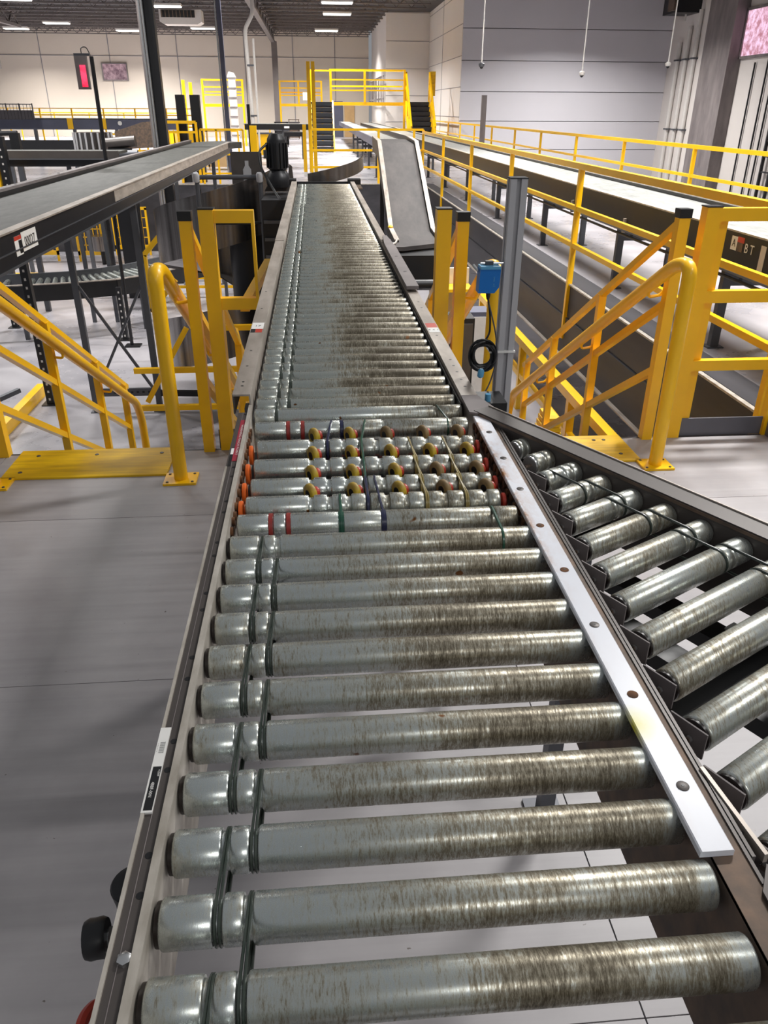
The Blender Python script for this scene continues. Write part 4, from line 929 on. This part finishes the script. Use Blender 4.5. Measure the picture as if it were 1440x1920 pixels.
# ================================================================== aluminium mast, sensor, cable coil
al = thing('sensor_mast', 'tall slotted aluminium profile mast beside the main conveyor', 'mast', (.525, 2.1, 0))
prof = [(-.022, -.022), (-.006, -.022), (-.006, -.012), (.006, -.012), (.006, -.022), (.022, -.022), (.022, -.006), (.012, -.006), (.012, .006), (.022, .006), (.022, .022), (-.022, .022), (-.022, .006), (-.012, .006), (-.012, -.006), (-.022, -.006)]
part('profile', MB().prism([(.517+a, 2.1+b) for a, b in prof], 'z', .3, 1.595), 'alu', al)
part('cap', MB().box(.494, .540, 2.077, 2.123, 1.595, 1.598), 'aludark', al)
part('foot_bracket', MB().box(.43, .55, 2.08, 2.12, .6, .66), 'blacksteel', al)
part('cable_tie', MB().box(.47, .542, 2.072, 2.128, 1.148, 1.153), 'white', al, 'white cable tie')
bs = thing('blue_sensor', 'bright blue box sensor bracketed to the aluminium mast', 'sensor', (.45, 2.1, 1.34))
part('housing', MB().prism([(.425, 1.315), (.468, 1.315), (.480, 1.33), (.482, 1.377), (.427, 1.377)], 'y', 2.06, 2.10), 'blue', bs)
part('lens_cover', MB().box(.428, .481, 2.058, 2.102, 1.377, 1.384), 'lightblue', bs)
part('mount_rod', MB().cyl((.432, 2.09, 1.388), (.497, 2.09, 1.388), .0035, 8), 'chrome', bs)
part('mount_clamp', MB().box(.445, .465, 2.08, 2.10, 1.382, 1.394), 'post', bs); part('elbow', MB().cyl((.412, 2.09, 1.384), (.425, 2.08, 1.370), .004, 8), 'chrome', bs)
part('plug', MB().lathe((.456, 2.08, 1.295), (0, 0, 1), [(0, .004), (.01, .006), (.02, .006)], 10), 'black', bs)
text('i:mx  w2', .0075, 'lightblue', bs, mw=frame((.4655, 2.0592, 1.345), (0, 0, -1), (1, 0, 0)))
co = thing('cable_coil', 'black coiled cable tied to the aluminium mast below the blue sensor', 'cable', (.45, 2.05, 1.14))
for k in range(8):
    pts = [(.450+(.024+.0022*k)*math.cos(a), 2.075-.004*(k%3)+.005*math.sin(3*a+k), 1.142+(.029+.0024*k)*math.sin(a)) for a in [2*math.pi*i/22 for i in range(22)]]
    part('cable_loop', MB().tube(pts, .0030, 6, True), 'black', co)
part('lead', MB().tube(bez([(.456, 2.08, 1.30), (.466, 2.08, 1.25), (.468, 2.08, 1.2), (.448, 2.08, 1.172)], .03), .0028, 6), 'black', co)
part('lead', MB().tube(bez([(.458, 2.08, 1.29), (.484, 2.07, 1.2), (.492, 2.07, 1.13), (.475, 2.07, 1.06), (.452, 2.05, 1.03)], .04), .0022, 6), 'post', co)
part('connector', MB().lathe((.442, 2.05, 1.085), (.1, 0, 1), [(0, .004), (.004, .009), (.02, .009), (.026, .005)], 10), 'lightblue', co, 'pale blue connector')
jb = thing('junction_box', 'black junction box tucked behind the branch rail under the cable coil', 'box', (.46, 1.98, 1.0))
part('box', MB().box(.425, .50, 1.95, 2.05, .98, 1.045), 'black', jb); part('gland', MB().cyl((.45, 1.97, 1.045), (.45, 1.97, 1.065), .008, 10), 'lightblue', jb)
for k in range(3):
    a = rail_pt(-.08+.0*k, .04+.012*k); b = rail_pt(.55, .04+.012*k)
    solo('cable_duct', MB().bar((a.x, a.y, 1.03-.01*k), (b.x, b.y, 1.03-.01*k), .008, .02), 'black', ('innermost black cable strip along the outer face of the branch rail', 'middle black cable strip along the branch rail', 'outermost black cable strip along the branch rail')[k], 'cable')

# ================================================================== crossover platforms
def crossover(x0, x1, y, zp, lb, posts, h=1.25, d=1.0, back=True, und=True):
    t = thing('crossover_platform', lb, 'platform', ((x0+x1)/2, y, 0))
    part('deck_beam', MB().box(x0, x1, y, y+d, zp-.14, zp), 'yellow', t)
    part('top_rail', MB().box(x0, x1, y, y+.06, zp+h-.06, zp+h), 'yellow', t)
    for f in (.36, .68): part('mid_rail', MB().box(x0, x1, y, y+.05, zp+h*f-.03, zp+h*f+.03), 'yellow', t)
    for x in posts: part('post', MB().box(x-.05, x+.05, y-.01, y+.08, 0 if x in (x0, x1) else zp, zp+h), 'yellow', t)
    if back:
        part('back_rail', MB().box(x0, x1, y+d-.05, y+d, zp+h-.05, zp+h), 'yellow', t); part('back_rail', MB().box(x0, x1, y+d-.05, y+d, zp+h*.5-.03, zp+h*.5+.03), 'yellow', t)
    return t
cr1 = crossover(.88, 4.3, 40.5, 2.03, 'largest yellow crossover platform spanning the belt conveyors', (.88, 2.45, 4.3), 1.33)
crossover(-1.8, .55, 50, 2.0, 'yellow platform behind the crossover to its left', (-1.8, -.75, .55), 1.15)
pf = crossover(-5.5, -3.5, 45, 1.95, 'yellow maintenance platform behind the slim pillar', (-5.5, -3.5), 1.1)
def front_stair(x0, x1, y0, y1, zt, n, lb, rails=True):
    t = thing('crossover_stair', lb, 'stairs', ((x0+x1)/2, y0, 0))
    for k in range(n):
        f = (k+.5)/n; y = y0+(y1-y0)*f; z = zt*(k+1)/n
        part('tread', MB().box(x0+.06, x1-.06, y-.12, y+.16, z-.16, z), 'stair', t)
        part('riser', MB().box(x0+.06, x1-.06, y+.12, y+.14, z-.22, z-.02), 'bluegrey', t)
    for x in (x0, x1-.07):
        part('stringer', MB().prism([(y0-.15, 0), (y0+.15, 0), (y1+.1, zt-.4), (y1+.1, zt+.05), (y1-.1, zt+.05)], 'x', x, x+.07), 'yellow', t)
        if rails:
            part('hand_rail', MB().bar((x+.03, y0-.1, 1.05), (x+.03, y1, zt+1.2), .07), 'yellow', t); part('mid_rail', MB().bar((x+.03, y0-.1, .6), (x+.03, y1, zt+.7), .06), 'yellow', t)
            for f in (0, .33, .66, 1): part('post', MB().box(x, x+.07, y0+(y1-y0)*f-.04, y0+(y1-y0)*f+.04, zt*f, zt*f+1.15), 'yellow', t)
    return t
front_stair(-.1, .98, 38.6, 40.4, 2.03, 9, 'dark tread stair at the left end of the large crossover', False)
p = thing('stair_post_pair', 'pair of tall yellow posts with white feet beside the left crossover stair', 'post', (-.2, 24.5, 0))
for x in (-.25, -.08, .05):
    part('post', MB().box(x-.05, x+.05, 24.5, 24.6, .12, 1.35 if x < -.2 else 2.9), 'yellow', p); part('foot', MB().box(x-.055, x+.055, 24.49, 24.61, 0, .12), 'white', p, 'white painted foot')
p = thing('gate_post', 'tall yellow post left of the crossover with a thin top bar', 'post', (-.1, 41, 0))
part('post', MB().box(-.12, .0, 41, 41.1, 0, 3.35), 'yellow', p); part('bar', MB().box(0, .9, 41, 41.04, 3.28, 3.34), 'yellow', p); part('sign', MB().box(-.42, -.15, 40.95, 41, 2.1, 2.42), 'white', p, 'small white sign')
fs_ = front_stair(4.35, 5.5, 38.2, 40.6, 2.05, 10, 'steep yellow-sided stair descending at the right of the crossover')
part('sign_frame', MB().box(5.5, 5.75, 40.6, 40.64, 2.3, 3.3), 'yellow_worn', fs_)
solo('door_panel', MB().box(2.2, 2.9, 59.9, 59.96, .0, 2.1), 'cardboard', 'tan double door panel on the far wall under the crossover', 'door')
solo('door_panel', MB().box(1.35, 2.1, 59.9, 59.96, 0, 2.2), 'bluegrey', 'dark blue-grey door panel on the far wall under the crossover', 'door')
fencew = thing('wall_fence', 'grey vertical bar fence before the far right-hand wall', 'fence', (3.8, 50, 0))
for k in range(10): part('bar', MB().box(3.75, 3.8, 46+k*1.2, 46.06+k*1.2, 2.0, 3.3), 'column', fencew)
part('rail', MB().box(3.74, 3.79, 46, 57, 3.25, 3.32), 'column', fencew); part('rail', MB().box(3.74, 3.79, 46, 57, 2.2, 2.27), 'column', fencew)
solo('dark_mast', MB().box(6.0, 6.18, 30.5, 30.6, 0, 2.2), 'column', 'short grey mast standing before the white block wall', 'post')
fu = thing('far_belt_conveyor', 'short black belt conveyor crossing behind the gear motor', 'conveyor', (-1.2, 28.8, 0))
part('side_frame', MB().box(-2.25, -.1, 28.7, 28.78, 1.12, 1.29), 'black', fu); part('belt', MB().box(-2.3, -.1, 28.78, 29.5, 1.27, 1.30), 'belt_light', fu)
part('label_sticker', MB().box(-.95, -.78, 28.68, 28.7, 1.17, 1.23), 'white', fu)
for x in (-2.1, -1.0, -.3): part('leg', MB().box(x-.03, x+.03, 28.75, 28.81, 0, 1.12), 'post', fu)
tb = thing('work_table', 'dark work table standing under the crossing black conveyor', 'table', (-.6, 33, 0))
part('top', MB().box(-1.2, -.35, 33, 33.9, .80, .95), 'blacksteel', tb)
for x in (-1.15, -.45):
    for y in (33.05, 33.85): part('leg', MB().box(x, x+.05, y, y+.05, 0, .8), 'post', tb)
# slim yellow posts + clutter around the left platform
for i, (x, y, h, lb) in enumerate(((-.9, 13, 1.52, 'yellow square post just left of the gear motor'), (-6.45, 45, 3.0, 'left slim yellow post beside the black masts'), (-6.1, 45, 2.9, 'right slim yellow post beside the black masts'))):
    solo('yellow_post', MB().box(x-.05-.03*(i > 0), x+.05+.03*(i > 0), y, y+.1, PIT if i == 0 else 0, h), 'yellow', lb, 'post')
for i, (x, w_, z1) in enumerate(((-3.35, .22, 2.05), (-2.98, .24, 2.05), (-1.75, .08, 1.85))):
    solo('black_mast', MB().box(x-w_/2, x+w_/2, 22.5 if i < 2 else 24, 22.7 if i < 2 else 24.1, 0, z1), 'black', ('left black mast behind the end of the left conveyor', 'right black mast behind the end of the left conveyor', 'thin black mast right of the slim pillar')[i], 'post')
wt = thing('white_tower', 'pale wrapped tower beside the yellow maintenance platform', 'tower', (-3.9, 44, 0))
part('body', MB().box(-4.1, -3.75, 44, 44.3, 0, 3.1), 'pipe', wt); part('head', MB().prism([(-4.15, 3.1), (-3.7, 3.1), (-3.8, 3.3), (-4.05, 3.35)], 'y', 43.95, 44.3), 'white', wt)
for k in range(6): part('band', MB().box(-4.12, -3.73, 43.98, 44.0, .5+k*.42, .56+k*.42), 'column', wt)
for i, (x, y, c_, lb) in enumerate(((-3.0, 27, 'cardboard', 'stack of tan cartons beyond the left conveyor end'), (-2.0, 34, 'yellow', 'yellow bin by the foot of the downpipe'), (-4.6, 32, 'yellow', 'yellow bin left of the slim pillar'), (-1.6, 44, 'blacksteel', 'dark machine cabinet behind the downpipe'), (-6.2, 37, 'yellow', 'yellow cart far behind the left conveyor'), (-1.2, 55, 'rustrail', 'brown cabinet against the far wall left of the platform'))):
    t = thing('floor_equipment', lb, 'equipment', (x, y, 0))
    part('body', MB().box(x-.35, x+.35, y, y+.6, .1, .75+.1*(i % 3)), c_, t); part('shelf', MB().box(x-.38, x+.38, y-.02, y+.62, .75+.1*(i % 3), .80+.1*(i % 3)), 'post', t)
    for a in (-.33, .28): part('leg', MB().box(x+a, x+a+.05, y, y+.05, 0, 1.15), c_, t)
    part('bar', MB().box(x-.35, x+.35, y, y+.04, 1.1, 1.15), c_, t)
for i in range(4):
    x = -6.0+i*1.0; y = 26+i*1.3
    guardrail([(x-.9, y), (x+.4, y+.1)], [(x-.9, y), (x-.2, y), (x+.4, y+.1)], ('leftmost short yellow rail in the clutter behind the pillar', 'second short yellow rail behind the pillar', 'third short yellow rail behind the pillar', 'rightmost short yellow rail before the slim pillar')[i], 1.05, (.55,), .05, .05)

# ================================================================== left background
t = thing('cross_belt_conveyor', 'blue-grey conveyor crossing the left background below the railing', 'conveyor', (-8, 30, 0))
part('side_panel', MB().box(-11.5, -4.6, 30, 30.1, 1.08, 1.38), 'bluegrey', t); part('belt', MB().box(-11.5, -4.6, 30.1, 31, 1.36, 1.42), 'belt_grey', t)
for x in (-10.6, -9.4, -8.1, -6.7, -5.3): part('leg', MB().box(x-.05, x+.05, 30, 30.1, 0, 1.08), 'post', t)
for x in (-8.2, -7.1): part('yellow_stripe', MB().box(x-.09, x+.09, 29.97, 30.0, 1.1, 1.42), 'yellow', t)
part('sticker', MB().lathe((-6.55, 29.99, 1.28), (0, -1, 0), [(0, .07), (.01, .07)], 12), 'white', t)
guardrail([(-11.5, 33), (-4.4, 33)], [(-11.2+1.15*k, 33) for k in range(7)], 'distant yellow railing above the blue-grey crossing conveyor', 1.72, (1.5, 1.2), .05, .03)
guardrail([(-20, 47), (-6.6, 47)], [(-19+1.8*k, 47) for k in range(7)], 'farthest thin yellow railing along the left wall', 1.5, (1.1,), .05, .05)
t = thing('mesh_fence', 'dark wire mesh fence panels at the far left', 'fence', (-9.8, 29.5, 0))
for k in range(5): part('post', MB().box(-10.9+k*.42, -10.87+k*.42, 29.5, 29.54, 1.38, 1.86), 'mesh', t)
for k in range(16): part('mesh_bar', MB().box(-10.9+k*.108, -10.89+k*.108, 29.51, 29.53, 1.4, 1.84), 'mesh', t)
part('sheet', MB().box(-10.9, -9.2, 29.53, 29.56, 1.4, 1.66), 'mesh', t); part('rail', MB().box(-10.9, -9.2, 29.5, 29.54, 1.82, 1.85), 'mesh', t)
t = thing('cross_conveyor', 'dark grey conveyor frame crossing just beyond the left belt conveyor', 'conveyor', (-4.2, 14, PIT))
part('side_frame', MB().box(-6.4, -3.15, 14, 14.06, .90, 1.0), 'blacksteel', t); part('side_frame', MB().box(-6.4, -3.15, 14.0, 14.05, 1.02, 1.13), 'dark', t); part('side_lip', MB().box(-6.4, -3.15, 13.97, 14.05, 1.0, 1.02), 'post', t)
part('belt', MB().box(-6.4, -3.15, 14.05, 14.7, 1.08, 1.12), 'belt_grey', t)
for x in (-5.0, -4.0, -3.6): part('leg', MB().box(x-.03, x+.03, 14.1, 14.16, PIT, .9), 'post', t)
t = thing('cross_conveyor', 'second dark conveyor deck seen above the crossing frame', 'conveyor', (-5.5, 19, PIT))
part('side_frame', MB().box(-7.5, -4.7, 19, 19.06, .92, 1.12), 'blacksteel', t); part('belt', MB().box(-7.5, -4.7, 19.06, 19.7, 1.06, 1.1), 'belt_dark', t)
for x in (-6.6, -5.2): part('leg', MB().box(x-.04, x+.04, 19, 19.08, PIT, .92), 'post', t)
t = thing('steel_drum', 'ribbed stainless drum beyond the crossing frame', 'drum', (-4.5, 18, .7))
part('shell', MB().lathe((-4.5, 18, .75), (0, 0, 1), [(0, .38), (.55, .38), (.55, .34)], 20), 'stainless', t)
for k in range(10):
    a = math.pi+math.pi*(k+.5)/10; part('rib', MB().cyl((-4.5+.39*math.cos(a), 18+.39*math.sin(a), .75), (-4.5+.39*math.cos(a), 18+.39*math.sin(a), 1.3), .02, 6), 'alu', t)
part('stand', MB().cyl((-4.5, 18, PIT), (-4.5, 18, .75), .06, 8), 'blacksteel', t)
t = thing('curved_guard', 'brown-grey curved conveyor guard left of the pillar foot', 'guard', (-3.4, 17, .9))
part('sheet', MB().prism([(-4.2, .95), (-3.35, 1.0), (-3.35, 1.5), (-3.6, 1.48), (-4.2, 1.3)], 'y', 18.6, 18.7), 'rustrail', t)
part('drive_drum', MB().cyl((-3.9, 16.2, 1.15), (-3.3, 16.2, 1.2), .10, 14), 'dark', t); part('roller', MB().cyl((-4.2, 15.8, .98), (-3.2, 15.8, 1.0), .07, 14), 'post', t)
part('stand', MB().box(-3.8, -3.4, 16.1, 16.3, PIT, 1.08), 'blacksteel', t)
an = thing('signal_stand', 'tall dark stand carrying a grey sign box with a lit red display', 'sign', (-2.93, 12, PIT))
part('pole', MB().cyl((-3.02, 12.5, PIT), (-2.99, 12.5, 2.37), .028, 8), 'blacksteel', an)
part('sign_box', MB().box(-3.19, -3.03, 12.36, 12.42, 1.97, 2.37), 'column', an); part('display', MB().box(-3.13, -3.055, 12.35, 12.36, 2.0, 2.26), 'display', an, 'lit red display')
part('arm', MB().box(-3.2, -2.99, 12.4, 12.46, 2.37, 2.40), 'post', an); part('cable_loop', MB().tube(bez([(-3.1, 12.43, 2.40), (-3.1, 12.43, 2.47), (-3.03, 12.45, 2.48), (-3.0, 12.5, 2.38)], .04), .006, 6), 'black', an)
part('base_plate', MB().box(-3.12, -2.88, 12.4, 12.6, PIT, PIT+.02), 'blacksteel', an)
an2 = thing('hanging_sign', 'lit red hanging sign cut by the left picture edge', 'sign', (-5.3, 16, 2.4))
part('sign_box', MB().box(-5.75, -5.42, 16, 16.1, 2.35, 2.72), 'column', an2); part('display', MB().box(-5.72, -5.44, 15.98, 16, 2.39, 2.68), 'display', an2); part('drop_rod', MB().cyl((-5.58, 16.05, 2.72), (-5.58, 16.05, CEIL), .012, 6), 'truss', an2)
t = thing('rack_frame', 'dark rack upright with tube arm at the left picture edge', 'rack', (-5.4, 15.2, PIT))
part('upright', MB().box(-5.15, -5.0, 15, 15.12, .9, 1.36), 'black', t); part('upright', MB().box(-5.62, -5.5, 14.85, 14.95, PIT, 1.5), 'post', t); part('arm', MB().cyl((-5.9, 15.05, 1.33), (-5.02, 15.05, 1.36), .04, 10), 'blacksteel', t)
part('stand', MB().box(-5.12, -5.03, 15.02, 15.1, PIT, .9), 'post', t)
# items under the right stair
t = thing('folded_straps', 'bright yellow folded straps on a white stand beyond the branch rail', 'straps', (2.2, 6.8, PIT))
for k in range(6): part('fold', MB().box(2.08+.012*k, 2.30-.008*k, 6.75, 7.05, -1.15+k*.05, -1.11+k*.05), 'yellow_worn', t)
part('stand', MB().box(2.12, 2.26, 6.8, 7.0, PIT, -1.15), 'white', t)
t = thing('grey_cabinet', 'pale grey cabinet column on the lower floor behind the right stair', 'cabinet', (1.75, 8.5, PIT))
part('body', MB().box(1.65, 1.9, 8.5, 8.8, PIT, -.25), 'bluegrey', t); part('door', MB().box(1.67, 1.88, 8.48, 8.5, PIT+.1, -.3), 'pipe', t)
t = thing('electrical_cabinet', 'dark tall cabinet under the deck edge right of the mast', 'cabinet', (1.6, 9.6, PIT))
part('body', MB().box(1.30, 1.55, 7.6, 7.9, PIT, -.1), 'blacksteel', t); part('door', MB().box(1.32, 1.53, 7.58, 7.6, PIT+.1, -.15), 'dark', t)
t = thing('lit_shelf', 'warm lit white shelving under the deck edge beside the mast', 'shelf', (1.5, 11, PIT))
for k in range(3): part('shelf_board', MB().box(1.55, 2.1, 10.5, 10.9, PIT+.3+k*.45, PIT+.34+k*.45), 'yellow', t)
part('back_panel', MB().box(1.55, 2.1, 10.9, 10.95, PIT, -.2), 'pipe', t)
